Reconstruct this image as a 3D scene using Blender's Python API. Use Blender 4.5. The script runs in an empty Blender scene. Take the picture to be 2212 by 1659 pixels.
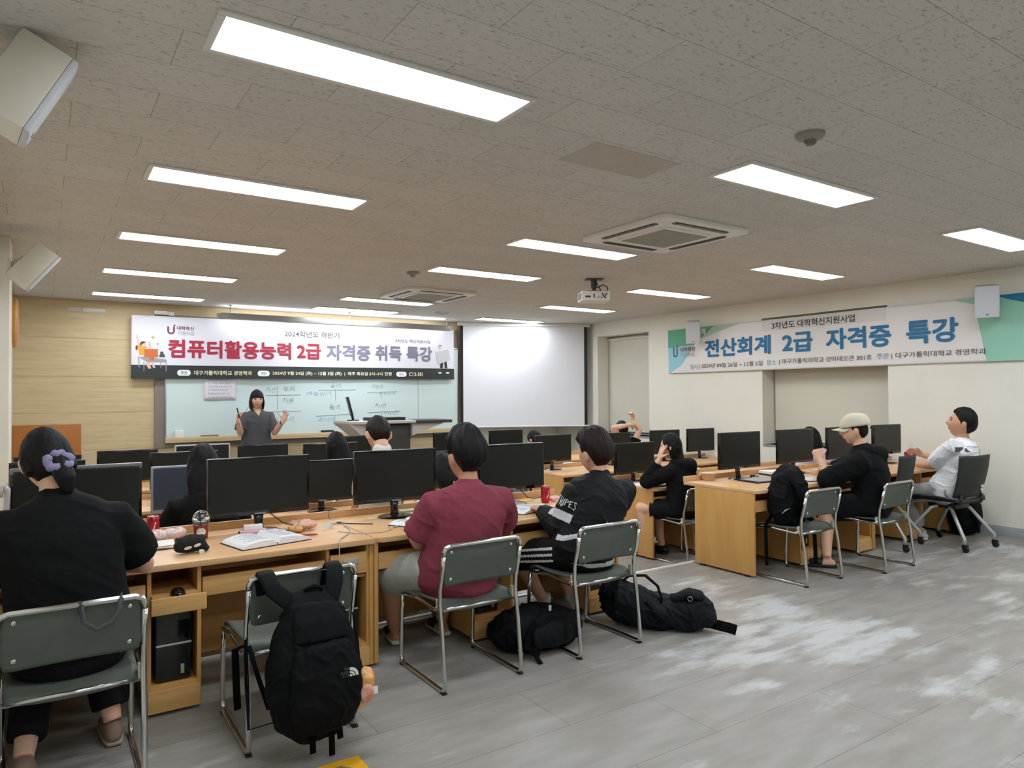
import bpy, bmesh, math, random
from mathutils import Vector, Matrix, Euler, noise
C = bpy.context
scene = C.scene
COL = scene.collection
V = Vector
R = math.radians
random.seed(7)

# ---------------------------------------------------------------- camera, world, exposure
CEIL = 2.803
cam_data = bpy.data.cameras.new('camera')
cam = bpy.data.objects.new('camera', cam_data)
COL.objects.link(cam)
cam_data.sensor_fit = 'HORIZONTAL'
cam_data.sensor_width = 36.0
cam_data.lens = 36.0 * 1511.8 / 2212.0
cam_data.clip_start = 0.05
_y, _p, _r = R(33.856), R(0.931), R(-0.2937)
_f = V((math.sin(_y) * math.cos(_p), math.cos(_y) * math.cos(_p), math.sin(_p)))
_rt = V((math.cos(_y), -math.sin(_y), 0))
_up = _rt.cross(_f)
_rt2 = _rt * math.cos(_r) + _up * math.sin(_r)
_up2 = _up * math.cos(_r) - _rt * math.sin(_r)
cam.matrix_world = Matrix(((_rt2.x, _up2.x, -_f.x, 0), (_rt2.y, _up2.y, -_f.y, 0), (_rt2.z, _up2.z, -_f.z, 1.5), (0, 0, 0, 1)))
scene.camera = cam
world = bpy.data.worlds.new('world')
scene.world = world
world.use_nodes = True
world.node_tree.nodes['Background'].inputs[0].default_value = (0.9, 0.95, 1.0, 1)
world.node_tree.nodes['Background'].inputs[1].default_value = 0.02
vs = scene.view_settings
vs.view_transform = 'Standard'
vs.look = 'None'
vs.gamma = 1.0
vs.use_curve_mapping = False
vs.exposure = 0.35
LAMP = 17.0          # strength of every ceiling panel
scene.cycles.max_bounces = 8
scene.cycles.diffuse_bounces = 5
scene.cycles.use_denoising = True

# ---------------------------------------------------------------- helpers
def lin(h):
    h = h.lstrip('#')
    v = [int(h[i:i + 2], 16) / 255 for i in (0, 2, 4)]
    return tuple(c / 12.92 if c <= 0.04045 else ((c + 0.055) / 1.055) ** 2.4 for c in v) + (1,)

MATS = {}
def mat(name, color, rough=0.5, metal=0.0, spec=0.5, var=0.0, scale=8.0, bump=0.0, bscale=60.0, stretch=(1, 1, 1), coat=0.0, sub=0.0, color2=None, alpha=1.0, trans=0.0):
    if name in MATS: return MATS[name]
    m = bpy.data.materials.new(name); m.use_nodes = True
    nt = m.node_tree; b = nt.nodes['Principled BSDF']
    c = lin(color)
    b.inputs['Base Color'].default_value = c
    b.inputs['Roughness'].default_value = rough
    b.inputs['Metallic'].default_value = metal
    b.inputs['Specular IOR Level'].default_value = spec
    b.inputs['Coat Weight'].default_value = coat
    b.inputs['Transmission Weight'].default_value = trans
    b.inputs['Alpha'].default_value = alpha
    tc = nt.nodes.new('ShaderNodeTexCoord'); mp = nt.nodes.new('ShaderNodeMapping')
    mp.inputs['Scale'].default_value = stretch
    nt.links.new(tc.outputs['Object'], mp.inputs[0])
    n = nt.nodes.new('ShaderNodeTexNoise'); n.inputs['Scale'].default_value = scale; n.inputs['Detail'].default_value = 5
    nt.links.new(mp.outputs[0], n.inputs[0])
    if var > 0 or color2:
        r = nt.nodes.new('ShaderNodeValToRGB')
        c2 = lin(color2) if color2 else tuple(min(1, x * (1 + var)) for x in c[:3]) + (1,)
        c1 = c if color2 else tuple(x * (1 - var) for x in c[:3]) + (1,)
        r.color_ramp.elements[0].position = 0.3; r.color_ramp.elements[1].position = 0.7
        r.color_ramp.elements[0].color = c1; r.color_ramp.elements[1].color = c2
        nt.links.new(n.outputs[0], r.inputs[0]); nt.links.new(r.outputs[0], b.inputs['Base Color'])
    if bump > 0:
        n2 = nt.nodes.new('ShaderNodeTexNoise'); n2.inputs['Scale'].default_value = bscale; n2.inputs['Detail'].default_value = 4
        nt.links.new(mp.outputs[0], n2.inputs[0])
        bp = nt.nodes.new('ShaderNodeBump'); bp.inputs['Strength'].default_value = bump; bp.inputs['Distance'].default_value = 0.01
        nt.links.new(n2.outputs[0], bp.inputs['Height']); nt.links.new(bp.outputs[0], b.inputs['Normal'])
    MATS[name] = m
    return m

class MB:
    """collects shapes, then links them as ONE mesh object"""
    def __init__(s): s.v = []; s.f = []; s.mi = []; s.cur = 0
    def add(s, verts, faces, M=None):
        o = len(s.v)
        s.v += [tuple(M @ V(p)) if M else tuple(p) for p in verts]
        for f in faces: s.f.append([i + o for i in f]); s.mi.append(s.cur)
        return s
    def box(s, lo, hi, M=None):
        (a, b, c), (d, e, f) = lo, hi
        vs_ = [(a, b, c), (d, b, c), (d, e, c), (a, e, c), (a, b, f), (d, b, f), (d, e, f), (a, e, f)]
        return s.add(vs_, [(0, 3, 2, 1), (4, 5, 6, 7), (0, 1, 5, 4), (1, 2, 6, 5), (2, 3, 7, 6), (3, 0, 4, 7)], M)
    def cbox(s, c, size, M=None):
        return s.box([c[i] - size[i] / 2 for i in range(3)], [c[i] + size[i] / 2 for i in range(3)], M)
    def prism(s, poly, z0, z1, M=None):
        n = len(poly)
        vs_ = [(p[0], p[1], z0) for p in poly] + [(p[0], p[1], z1) for p in poly]
        return s.add(vs_, [list(range(n))[::-1], list(range(n, 2 * n))] + [(i, (i + 1) % n, n + (i + 1) % n, n + i) for i in range(n)], M)
    def tube(s, pts, r, n=8, closed=False, M=None, flat=1.0):
        pts = [V(p) for p in pts]; k = len(pts)
        rs = r if isinstance(r, (list, tuple)) else [r] * k
        t0 = (pts[1] - pts[0]).normalized()
        ref = V((0, 0, 1)) if abs(t0.z) < 0.9 else V((1, 0, 0))
        nrm = (ref - t0 * ref.dot(t0)).normalized()
        vs_, fs = [], []
        for i in range(k):
            a = pts[i - 1] if (i > 0 or closed) else pts[i]
            b = pts[(i + 1) % k] if (i < k - 1 or closed) else pts[i]
            t = (b - a).normalized()
            nrm = (nrm - t * nrm.dot(t)).normalized(); bi = t.cross(nrm)
            for j in range(n):
                w = 2 * math.pi * j / n
                vs_.append(pts[i] + nrm * math.cos(w) * rs[i] * flat + bi * math.sin(w) * rs[i])
        for i in range(k if closed else k - 1):
            i2 = (i + 1) % k
            for j in range(n): fs.append((i * n + j, i * n + (j + 1) % n, i2 * n + (j + 1) % n, i2 * n + j))
        if not closed: fs += [list(range(n))[::-1], list(range((k - 1) * n, k * n))]
        return s.add(vs_, fs, M)
    def lathe(s, prof, c=(0, 0, 0), n=24, M=None):
        vs_, fs = [], []
        for (r, z) in prof:
            for j in range(n):
                w = 2 * math.pi * j / n
                vs_.append((c[0] + r * math.cos(w), c[1] + r * math.sin(w), c[2] + z))
        for i in range(len(prof) - 1):
            for j in range(n): fs.append((i * n + j, i * n + (j + 1) % n, (i + 1) * n + (j + 1) % n, (i + 1) * n + j))
        fs += [list(range(n))[::-1], list(range((len(prof) - 1) * n, len(prof) * n))]
        return s.add(vs_, fs, M)
    def sphere(s, c, r, nu=20, nv=14, M=None, e=1.0):
        r = r if isinstance(r, (tuple, list)) else (r, r, r)
        pw = lambda t: math.copysign(abs(t) ** e, t)
        vs_, fs = [], []
        for i in range(1, nv):
            a = math.pi * i / nv
            for j in range(nu):
                w = 2 * math.pi * j / nu
                vs_.append((c[0] + r[0] * pw(math.sin(a)) * pw(math.cos(w)), c[1] + r[1] * pw(math.sin(a)) * pw(math.sin(w)), c[2] + r[2] * pw(math.cos(a))))
        for i in range(nv - 2):
            for j in range(nu): fs.append((i * nu + j, (i + 1) * nu + j, (i + 1) * nu + (j + 1) % nu, i * nu + (j + 1) % nu))
        t = len(vs_); vs_ += [(c[0], c[1], c[2] + r[2]), (c[0], c[1], c[2] - r[2])]
        for j in range(nu):
            fs.append((t, j, (j + 1) % nu)); fs.append((t + 1, (nv - 2) * nu + (j + 1) % nu, (nv - 2) * nu + j))
        return s.add(vs_, fs, M)
    def loft(s, secs, n=20, M=None, e=1.0, round_ends=True):
        """secs: (centre, rx, ry, side vector) - elliptical rings, rx along side"""
        k = len(secs); cs = [V(q[0]) for q in secs]
        rings = []
        pw = lambda t: math.copysign(abs(t) ** e, t)
        for i, q in enumerate(secs):
            t = (cs[min(k - 1, i + 1)] - cs[max(0, i - 1)]).normalized()
            side = V(q[3]) if len(q) > 3 else V((1, 0, 0))
            side = (side - t * side.dot(t)).normalized(); up = t.cross(side)
            rings.append((cs[i], side, up, q[1], q[2], t))
        if round_ends:
            a = rings[0]; m = min(a[3], a[4])
            pre = [(a[0] - a[5] * m * 0.5, a[1], a[2], a[3] * 0.45, a[4] * 0.45), (a[0] - a[5] * m * 0.3, a[1], a[2], a[3] * 0.8, a[4] * 0.8)]
            b = rings[-1]; m2 = min(b[3], b[4])
            post = [(b[0] + b[5] * m2 * 0.3, b[1], b[2], b[3] * 0.8, b[4] * 0.8), (b[0] + b[5] * m2 * 0.5, b[1], b[2], b[3] * 0.45, b[4] * 0.45)]
            rings = pre + rings + post
        vs_, fs = [], []
        for rg in rings:
            for j in range(n):
                w = 2 * math.pi * j / n
                vs_.append(rg[0] + rg[1] * rg[3] * pw(math.cos(w)) + rg[2] * rg[4] * pw(math.sin(w)))
        k = len(rings)
        for i in range(k - 1):
            for j in range(n): fs.append((i * n + j, i * n + (j + 1) % n, (i + 1) * n + (j + 1) % n, (i + 1) * n + j))
        fs += [list(range(n))[::-1], list(range((k - 1) * n, k * n))]
        return s.add(vs_, fs, M)
    def grid(s, fn, nu, nv, M=None):
        vs_ = [fn(i / nu, j / nv) for j in range(nv + 1) for i in range(nu + 1)]
        fs = [(j * (nu + 1) + i, j * (nu + 1) + i + 1, (j + 1) * (nu + 1) + i + 1, (j + 1) * (nu + 1) + i) for j in range(nv) for i in range(nu)]
        return s.add(vs_, fs, M)
    def mesh(s, name):
        me = bpy.data.meshes.new(name); me.from_pydata(s.v, [], s.f); me.validate(); me.update()
        return me
    def build(s, name, m, parent=None, bevel=0.0, smooth=None, seg=2, label=None, loc=None, solid=0.0, fixn=True):
        me = s.mesh(name)
        bm = bmesh.new(); bm.from_mesh(me)
        if fixn: bmesh.ops.recalc_face_normals(bm, faces=bm.faces)
        if bevel > 0:
            es = [e for e in bm.edges if len(e.link_faces) == 2 and e.calc_face_angle(0) > R(35)]
            bmesh.ops.bevel(bm, geom=es, offset=bevel, segments=seg, affect='EDGES', profile=0.6)
        bm.to_mesh(me); bm.free()
        return link(name, me, m, parent, smooth if smooth is not None else (35 if bevel > 0 else None), label, loc, solid)

def link(name, me, m, parent=None, smooth=None, label=None, loc=None, solid=0.0):
    o = bpy.data.objects.new(name, me); COL.objects.link(o)
    for x in (m if isinstance(m, (list, tuple)) else [m]): me.materials.append(x)
    if parent: o.parent = parent
    if loc is not None: o.location = loc
    if label: o['label'] = label
    if smooth == 'all':
        for p in me.polygons: p.use_smooth = True
    elif smooth:
        for p in me.polygons: p.use_smooth = True
        try: me.set_sharp_from_angle(angle=R(smooth))
        except Exception: pass
    if solid:
        md = o.modifiers.new('solid', 'SOLIDIFY'); md.thickness = solid; md.offset = 0
    return o

def tag(o, label, cat, group=None, kind=None):
    if label: o['label'] = label
    if cat: o['category'] = cat
    if group: o['group'] = group
    if kind: o['kind'] = kind
    return o
def thing(name, label, cat, loc=(0, 0, 0), rz=0.0, group=None, rot=None):
    o = bpy.data.objects.new(name, None); COL.objects.link(o); o.empty_display_size = 0.05
    o.location = loc; o.rotation_euler = rot if rot else (0, 0, rz)
    return tag(o, label, cat, group)
def structure(name, mb, m, **k):
    o = mb.build(name, m, **k); o['kind'] = 'structure'; return o
def dup(root, loc=None, rz=None, label=None, group=None):
    r = root.copy(); COL.objects.link(r)
    if loc is not None: r.location = loc
    if rz is not None: r.rotation_euler = (0, 0, rz)
    if label: r['label'] = label
    if group: r['group'] = group
    for ch in list(root.children):
        c = ch.copy(); COL.objects.link(c); c.parent = r
        for g in ch.children:
            d = g.copy(); COL.objects.link(d); d.parent = c
    return r
def remesh(mb, voxel, smooth=4, fac=0.5, disp=None):
    """union of closed shells as one continuous skin"""
    me = mb.mesh('tmp'); o = bpy.data.objects.new('tmp', me); COL.objects.link(o)
    a = o.modifiers.new('r', 'REMESH'); a.mode = 'VOXEL'; a.voxel_size = voxel; a.use_smooth_shade = True
    if smooth:
        b = o.modifiers.new('s', 'SMOOTH'); b.factor = fac; b.iterations = smooth
    dg = C.evaluated_depsgraph_get(); dg.update()
    out = bpy.data.meshes.new_from_object(o.evaluated_get(dg))
    bpy.data.objects.remove(o); bpy.data.meshes.remove(me)
    if disp:
        nn = [v.normal.copy() for v in out.vertices]
        for v, n in zip(out.vertices, nn): v.co = v.co + n * disp(v.co, n)
    for p in out.polygons: p.use_smooth = True
    return out
def fold(amp, f=(6, 6, 10), seed=0.0):
    o = V((seed, seed * 2, -seed))
    def d(p, n):
        q = V((p.x * f[0] + p.z * 2.5, p.y * f[1], p.z * f[2] + p.x * 3.0)) + o
        w = noise.noise(q * .6 + o) * .8
        r1 = 1 - abs(noise.noise(q + V((w, w, 0)))) * 2; r2 = 1 - abs(noise.noise(q * 2.2 + V((0, w, w)))) * 2
        return amp * (.7 * noise.noise(q) + .55 * max(0, r1) ** 3 + .22 * max(0, r2) ** 3 - .3)
    return d
def text_mesh(body, bold=0.0, aspect=None):
    """flat lettering, returned as points in a 0..1 box and faces"""
    cu = bpy.data.curves.new('t', 'FONT'); cu.body = body; cu.size = 1.0; cu.offset = bold if bold <= .02 else 0.0; cu.resolution_u = 3
    cu.align_x = 'LEFT'
    o = bpy.data.objects.new('t', cu); COL.objects.link(o)
    dg = C.evaluated_depsgraph_get(); dg.update()
    me = bpy.data.meshes.new_from_object(o.evaluated_get(dg))
    vs_ = [(v.co.x, v.co.y) for v in me.vertices]; fs = [list(p.vertices) for p in me.polygons]
    bpy.data.objects.remove(o); bpy.data.curves.remove(cu); bpy.data.meshes.remove(me)
    if bold > .02:      # bolder strokes: the same glyphs laid down again, nudged all round
        n0, f0, v0 = len(vs_), list(fs), list(vs_)
        for k in range(8):
            dx, dy = bold * math.cos(k * math.pi / 4), bold * math.sin(k * math.pi / 4)
            vs_ += [(x + dx, y + dy) for x, y in v0]; fs += [[i + n0 * (k + 1) for i in q] for q in f0]
    x0 = min(v[0] for v in vs_); x1 = max(v[0] for v in vs_); y0 = min(v[1] for v in vs_); y1 = max(v[1] for v in vs_)
    return [((x - x0) / (x1 - x0 + 1e-9), (y - y0) / (y1 - y0 + 1e-9)) for x, y in vs_], fs
def arc(c, r, a0, a1, n, ax='xz'):
    out = []
    for i in range(n + 1):
        w = R(a0 + (a1 - a0) * i / n); p = [c[0], c[1], c[2]]
        i0, i1 = 'xyz'.index(ax[0]), 'xyz'.index(ax[1])
        p[i0] += r * math.cos(w); p[i1] += r * math.sin(w); out.append(tuple(p))
    return out
def rpoly(w, h, r, n=5, cx=0, cy=0):
    out = []
    for (sx, sy, a) in ((1, 1, 0), (-1, 1, 90), (-1, -1, 180), (1, -1, 270)):
        for i in range(n + 1):
            t = R(a + 90 * i / n); out.append((cx + sx * (w / 2 - r) + r * math.cos(t), cy + sy * (h / 2 - r) + r * math.sin(t)))
    return out
# ---------------------------------------------------------------- materials of the room
def node_mat(name, rough=0.6):
    m = bpy.data.materials.new(name); m.use_nodes = True
    nt = m.node_tree; b = nt.nodes['Principled BSDF']; b.inputs['Roughness'].default_value = rough
    N = lambda t, **k: (lambda n: ([setattr(n, a, v) for a, v in k.items()], n)[1])(nt.nodes.new(t))
    return m, nt, b, N
def ramp(nt, N, src, stops):
    r = N('ShaderNodeValToRGB'); e = r.color_ramp.elements
    while len(e) < len(stops): e.new(0.5)
    for el, (p, c) in zip(e, stops): el.position = p; el.color = lin(c) if isinstance(c, str) else c
    nt.links.new(src, r.inputs[0]); return r.outputs[0]
def mixc(nt, N, fac, a, b, mode='MIX'):
    x = N('ShaderNodeMix', data_type='RGBA', blend_type=mode)
    if isinstance(fac, float): x.inputs[0].default_value = fac
    else: nt.links.new(fac, x.inputs[0])
    for i, s in ((6, a), (7, b)):
        if isinstance(s, str): x.inputs[i].default_value = lin(s)
        else: nt.links.new(s, x.inputs[i])
    return x.outputs[2]

# worn grey plank vinyl: boards run across the room, with pale scuffed patches
m_floor, nt, b, N = node_mat('worn_grey_vinyl', 0.42)
tc = N('ShaderNodeTexCoord'); L = nt.links.new
mp = N('ShaderNodeMapping'); mp.inputs['Scale'].default_value = (1.0, 1.0, 1.0); L(tc.outputs['Object'], mp.inputs[0])
br = N('ShaderNodeTexBrick'); br.offset = 0.4
for k, v in (('Scale', 1.0), ('Mortar Size', 0.0022), ('Brick Width', 1.25), ('Row Height', 0.42), ('Bias', 0.0)): br.inputs[k].default_value = v
br.inputs['Color1'].default_value = lin('9c9992'); br.inputs['Color2'].default_value = lin('95928c'); br.inputs['Mortar'].default_value = lin('75706a')
L(mp.outputs[0], br.inputs[0])
ms = N('ShaderNodeMapping'); ms.inputs['Scale'].default_value = (1.0, 3.2, 1.0); L(tc.outputs['Object'], ms.inputs[0])
n1 = N('ShaderNodeTexNoise'); n1.inputs['Scale'].default_value = 1.7; n1.inputs['Detail'].default_value = 7; n1.inputs['Roughness'].default_value = 0.62; L(ms.outputs[0], n1.inputs[0])
n2 = N('ShaderNodeTexNoise'); n2.inputs['Scale'].default_value = 0.55; n2.inputs['Detail'].default_value = 3; L(mp.outputs[0], n2.inputs[0])
mul = N('ShaderNodeMath', operation='MULTIPLY'); L(n1.outputs[0], mul.inputs[0]); L(n2.outputs[0], mul.inputs[1])
scuff = N('ShaderNodeMapRange'); scuff.inputs[1].default_value = 0.262; scuff.inputs[2].default_value = 0.345; L(mul.outputs[0], scuff.inputs[0])
sc2 = N('ShaderNodeMath', operation='MULTIPLY'); sc2.inputs[1].default_value = 0.62; L(scuff.outputs[0], sc2.inputs[0])
ms2 = N('ShaderNodeMapping'); ms2.inputs['Scale'].default_value = (1.1, 4.0, 1.0); L(tc.outputs['Object'], ms2.inputs[0])
n3 = N('ShaderNodeTexNoise'); n3.inputs['Scale'].default_value = 3.0; n3.inputs['Detail'].default_value = 8; L(ms2.outputs[0], n3.inputs[0])
grain = ramp(nt, N, n3.outputs[0], [(0.3, 'e0dfdc'), (0.7, 'ffffff')])
c0 = mixc(nt, N, 1.0, br.outputs[0], grain, 'MULTIPLY')
c1 = mixc(nt, N, sc2.outputs[0], c0, 'cacdcd')
L(c1, b.inputs['Base Color'])
bp = N('ShaderNodeBump'); bp.inputs['Strength'].default_value = 0.15; bp.inputs['Distance'].default_value = 0.004; L(n3.outputs[0], bp.inputs['Height']); L(bp.outputs[0], b.inputs['Normal'])

# mineral fibre ceiling boards 300 x 600, fissured
m_ceil, nt, b, N = node_mat('mineral_fibre_board', 0.95)
L = nt.links.new; tc = N('ShaderNodeTexCoord')
rot = N('ShaderNodeMapping'); rot.inputs['Rotation'].default_value = (0, 0, 0); rot.inputs['Location'].default_value = (0.21, 0.10, 0); L(tc.outputs['Object'], rot.inputs[0])
br = N('ShaderNodeTexBrick'); br.offset = 0.5
for k, v in (('Scale', 1.0), ('Mortar Size', 0.0016), ('Brick Width', 0.62), ('Row Height', 0.31), ('Mortar Smooth', 0.3)): br.inputs[k].default_value = v
br.inputs['Color1'].default_value = lin('cfccc6'); br.inputs['Color2'].default_value = lin('cac7c2'); br.inputs['Mortar'].default_value = lin('8f897f')
L(rot.outputs[0], br.inputs[0])
fm = N('ShaderNodeMapping'); fm.inputs['Scale'].default_value = (1.0, 2.2, 1.0); L(tc.outputs['Object'], fm.inputs[0])
fi = N('ShaderNodeTexNoise'); fi.inputs['Scale'].default_value = 34; fi.inputs['Detail'].default_value = 6; fi.inputs['Roughness'].default_value = 0.7; L(fm.outputs[0], fi.inputs[0])
fc = ramp(nt, N, fi.outputs[0], [(0.33, 'c4c0bc'), (0.45, 'ffffff')])
L(mixc(nt, N, 1.0, br.outputs[0], fc, 'MULTIPLY'), b.inputs['Base Color'])
bp = N('ShaderNodeBump'); bp.inputs['Strength'].default_value = 0.35; bp.inputs['Distance'].default_value = 0.006; L(fi.outputs[0], bp.inputs['Height']); L(bp.outputs[0], b.inputs['Normal'])

# pale veneered panelling with fine horizontal grain
m_panel, nt, b, N = node_mat('pale_wood_veneer', 0.5)
L = nt.links.new; tc = N('ShaderNodeTexCoord'); mp = N('ShaderNodeMapping'); mp.inputs['Scale'].default_value = (0.8, 1, 9.0); L(tc.outputs['Object'], mp.inputs[0])
n1 = N('ShaderNodeTexNoise'); n1.inputs['Scale'].default_value = 3.0; n1.inputs['Detail'].default_value = 8; n1.inputs['Roughness'].default_value = 0.65; L(mp.outputs[0], n1.inputs[0])
L(ramp(nt, N, n1.outputs[0], [(0.3, 'bfa981'), (0.7, 'd2bf99')]), b.inputs['Base Color'])

def wood(name, a, c, sc=(1.2, 14, 14), rough=0.42):
    m, nt, b, N = node_mat(name, rough)
    L = nt.links.new; tc = N('ShaderNodeTexCoord'); mp = N('ShaderNodeMapping'); mp.inputs['Scale'].default_value = sc; L(tc.outputs['Object'], mp.inputs[0])
    n1 = N('ShaderNodeTexNoise'); n1.inputs['Scale'].default_value = 2.2; n1.inputs['Detail'].default_value = 7; n1.inputs['Distortion'].default_value = 0.6; L(mp.outputs[0], n1.inputs[0])
    L(ramp(nt, N, n1.outputs[0], [(0.28, a), (0.72, c)]), b.inputs['Base Color'])
    MATS[name] = m
    return m
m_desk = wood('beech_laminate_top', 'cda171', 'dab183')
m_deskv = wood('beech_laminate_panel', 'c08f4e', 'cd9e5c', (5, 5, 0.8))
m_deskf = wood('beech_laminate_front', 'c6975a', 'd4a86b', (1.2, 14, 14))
m_wall = mat('cream_wall_paint', 'dedbcf', 0.85, var=0.02, scale=3, bump=0.05, bscale=90)
m_reveal = mat('cream_reveal_paint', 'd3cfc2', 0.85, var=0.02, scale=3)
m_blind = mat('ivory_blind_fabric', 'cfccbd', 0.9, var=0.02, scale=2, bump=0.06, bscale=120)
m_taupe = mat('taupe_panel', '857b70', 0.7, var=0.03, scale=4)
m_base = mat('blue_grey_skirting', 'a3a8ab', 0.6)
m_white = mat('white_plastic', 'e2e0da', 0.4)
m_offw = mat('ivory_plastic', 'd6d2c4', 0.45, var=0.015, scale=5)
m_lampf = mat('white_lamp_frame', 'd9d9d6', 0.5)
m_black = mat('black_plastic', '17181a', 0.38)
m_alu = mat('brushed_aluminium', 'b4b4b2', 0.35, metal=0.85)
m_chrome = mat('chrome_tube', 'cfd0cf', 0.16, metal=1.0)
m_glow, nt, b, N = node_mat('lit_diffuser')
b.inputs['Base Color'].default_value = (0.9, 0.9, 0.9, 1); b.inputs['Emission Color'].default_value = (0.93, 0.985, 1.05, 1); b.inputs['Emission Strength'].default_value = LAMP

# ---------------------------------------------------------------- room shell
XL, XR, YF, YB, STEP, YS = -0.32, 8.39, 10.9, -3.2, -0.15, 4.31
f = MB()
f.add([(XL, YB, 0), (XR + .3, YB, 0), (XR + .3, YS, 0), (XL, YS, 0), (XL, YS, STEP), (XR + .3, YS, STEP), (XR + .3, YF, STEP), (XL, YF, STEP)], [(0, 1, 2, 3), (3, 2, 5, 4), (4, 5, 6, 7)])
structure('floor', f, m_floor, fixn=False)
c = MB().box((XL - .2, YB - .2, CEIL), (XR + .45, YF + .2, CEIL + .1)); structure('ceiling', c, m_ceil)
w = MB().box((XL - .2, YB - .1, STEP), (XL, YF + .2, CEIL)).box((XL, 6.9, STEP), (-.225, 7.46, CEIL))
structure('wall_left', w, m_wall)
structure('wall_back', MB().box((XL, YB - .15, 0), (XR + .4, YB, CEIL)), m_wall)
# right wall: two recessed windows behind blinds; solid piers between
w = MB()
REC = .26
holes = [(4.44, 6.2), (8.41, 9.70)]
ys = [YB, 4.44, 6.2, 8.41, 9.70, YF + .1]
for a, bb in ((YB, 4.44), (6.2, 8.41), (9.70, YF + .1)): w.box((XR, a, STEP), (XR + .4, bb, CEIL))
for a, bb in holes:
    w.box((XR, a, 2.56), (XR + .4, bb, CEIL)); w.box((XR + .001, a, STEP), (XR + .4, bb, .80)); w.box((XR + REC + .05, a, .80), (XR + .4, bb, 2.56))
structure('wall_right', w, m_wall)
for i, (a, bb) in enumerate(holes):
    structure('window_%d' % (i + 1), MB().box((XR + REC + .03, a + .005, .80), (XR + REC + .048, bb - .005, 2.55)), mat('window_frame_grey', '9a9a96', 0.5))
    structure('trim_%d' % (i + 1), MB().box((XR - .01, a + .002, .775), (XR + REC + .03, bb - .002, .80)), mat('slate_sill', '8d93a0', 0.4), bevel=.004)
    bl = thing('roller_blind', ['ivory roller blind pulled down in window recess under the blue banner', 'ivory roller blind pulled down in window recess beside projection screen'][i], 'blind', (XR + REC, a, .80))
    bl2 = MB().box((.0, .02, .06), (.004, bb - a - .02, 1.74)); bl2.build('fabric', m_blind, bl)
    MB().tube([(-.012, .015, 1.70), (-.012, bb - a - .015, 1.70)], .024, 12).build('roller', m_offw, bl, smooth=40)
    MB().box((-.006, .02, .045), (.01, bb - a - .02, .066)).build('hem_bar', m_offw, bl, bevel=.003)
# front wall: pale veneer boards with shadow grooves, right end painted
w = MB()
zs = [STEP, .80, 1.30, 1.78, 2.288, CEIL]
for a, bb in zip(zs[:-1], zs[1:]): w.box((XL, YF, a + .002), (6.2, YF + .15, bb - .002))
w.box((XL, YF + .006, STEP), (6.2, YF + .15, CEIL))
structure('wall_front', w, m_panel)
structure('trim_4', MB().box((6.2, YF, STEP), (XR + .1, YF + .15, CEIL)), m_wall)
structure('baseboard_right', MB().box((XR - .012, YB, 0), (XR, YS, .10)), m_base, bevel=.003)
structure('baseboard_left', MB().box((XL, YB, 0), (XL + .012, YS, .10)), m_base, bevel=.003)
nz = MB().box((XL, YS - .006, -.022), (XR, YS + .03, .012)).box((XL, YS + .001, -.10), (XR, YS + .012, -.05))
structure('trim_3', nz, mat('pale_step_nosing', 'd8d6d0', 0.35), bevel=.004)

# ---------------------------------------------------------------- ceiling fittings
LL, LW = 1.259, .266
def make_lamp(label, loc, group):
    t = thing('ceiling_light', label, 'ceiling light', loc, 0, group)
    fr = MB(); o = .028; z0, z1 = -.013, .0
    fr.box((-o, -o, z0), (LL + o, 0, z1)).box((-o, LW, z0), (LL + o, LW + o, z1)).box((-o, 0, z0), (0, LW, z1)).box((LL, 0, z0), (LL + o, LW, z1))
    fr.build('frame', m_lampf, t, bevel=.004)
    MB().box((.001, .001, -.008), (LL - .001, LW - .001, -.001)).build('diffuser', m_glow, t)
    return t
cx = [.514, 3.307, 6.094]; ry = [2.494, 4.36, 6.22, 8.07, 9.94]
rown = ['nearest row, largest in the picture', 'second row from the camera', 'third row from the camera', 'fourth row from the camera', 'row nearest the front wall']
coln = ['left column', 'middle column', 'right column']
lamp = None
spots = [(i, j, cx[i], ry[j]) for i in range(3) for j in range(5)]
for (i, j, x, y) in spots:
    if i == 1 and j == 1: y = 4.725
    if i == 1 and j == 3: y = 8.78
    lb = 'long white ceiling light panel, %s, %s' % (coln[i], ['nearest row', 'second row from the viewer', 'third row from the viewer', 'fourth row from the viewer', 'row nearest the front wall'][j])
    if lamp is None: lamp = make_lamp(lb, (x, y, CEIL), 'recessed ceiling light panels'); continue
    dup(lamp, (x, y, CEIL), label=lb)
for (x, y) in ((.514, .63), (3.307, .63), (6.094, .63), (.514, -1.23), (3.307, -1.23), (6.094, -1.23)):
    dup(lamp, (x, y, CEIL), label='long white ceiling light panel at the back of the room, behind the viewer')

def cassette(label, x, y):
    t = thing('ceiling_air_conditioner', label, 'air conditioner', (x, y, CEIL), 0, 'ceiling cassette air conditioners')
    W = .475
    MB().prism(rpoly(2 * W, 2 * W, .05), -.035, 0).build('panel', m_white, t, bevel=.008)
    g = MB(); g.prism(rpoly(.56, .56, .06), -.046, -.030)
    g.build('grille_frame', m_white, t, bevel=.005)
    g = MB()
    for k in range(26): g.box((-.235 + k * .0185, -.235, -.0515), (-.235 + k * .0185 + .009, .235, -.044))
    g.box((-.24, -.24, -.048), (.24, .24, -.045))
    g.build('intake_grille', mat('grille_grey', 'a9aaa2', 0.6), t)
    for k in range(4):
        Mr = Matrix.Rotation(k * math.pi / 2, 4, 'Z')
        MB().prism(rpoly(.60, .055, .02, cy=.385), -.0385, -.030, Mr).build('air_slot', m_black, t)
        MB().box((-.27, .385, -.043), (.27, .41, -.038), Mr @ Matrix.Rotation(0, 4, 'X')).build('louvre', mat('louvre_grey', '55575c', 0.4), t)
    return t
a1 = cassette('square ceiling air conditioner, the larger one nearer the viewer', 4.16, 3.99)
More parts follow.
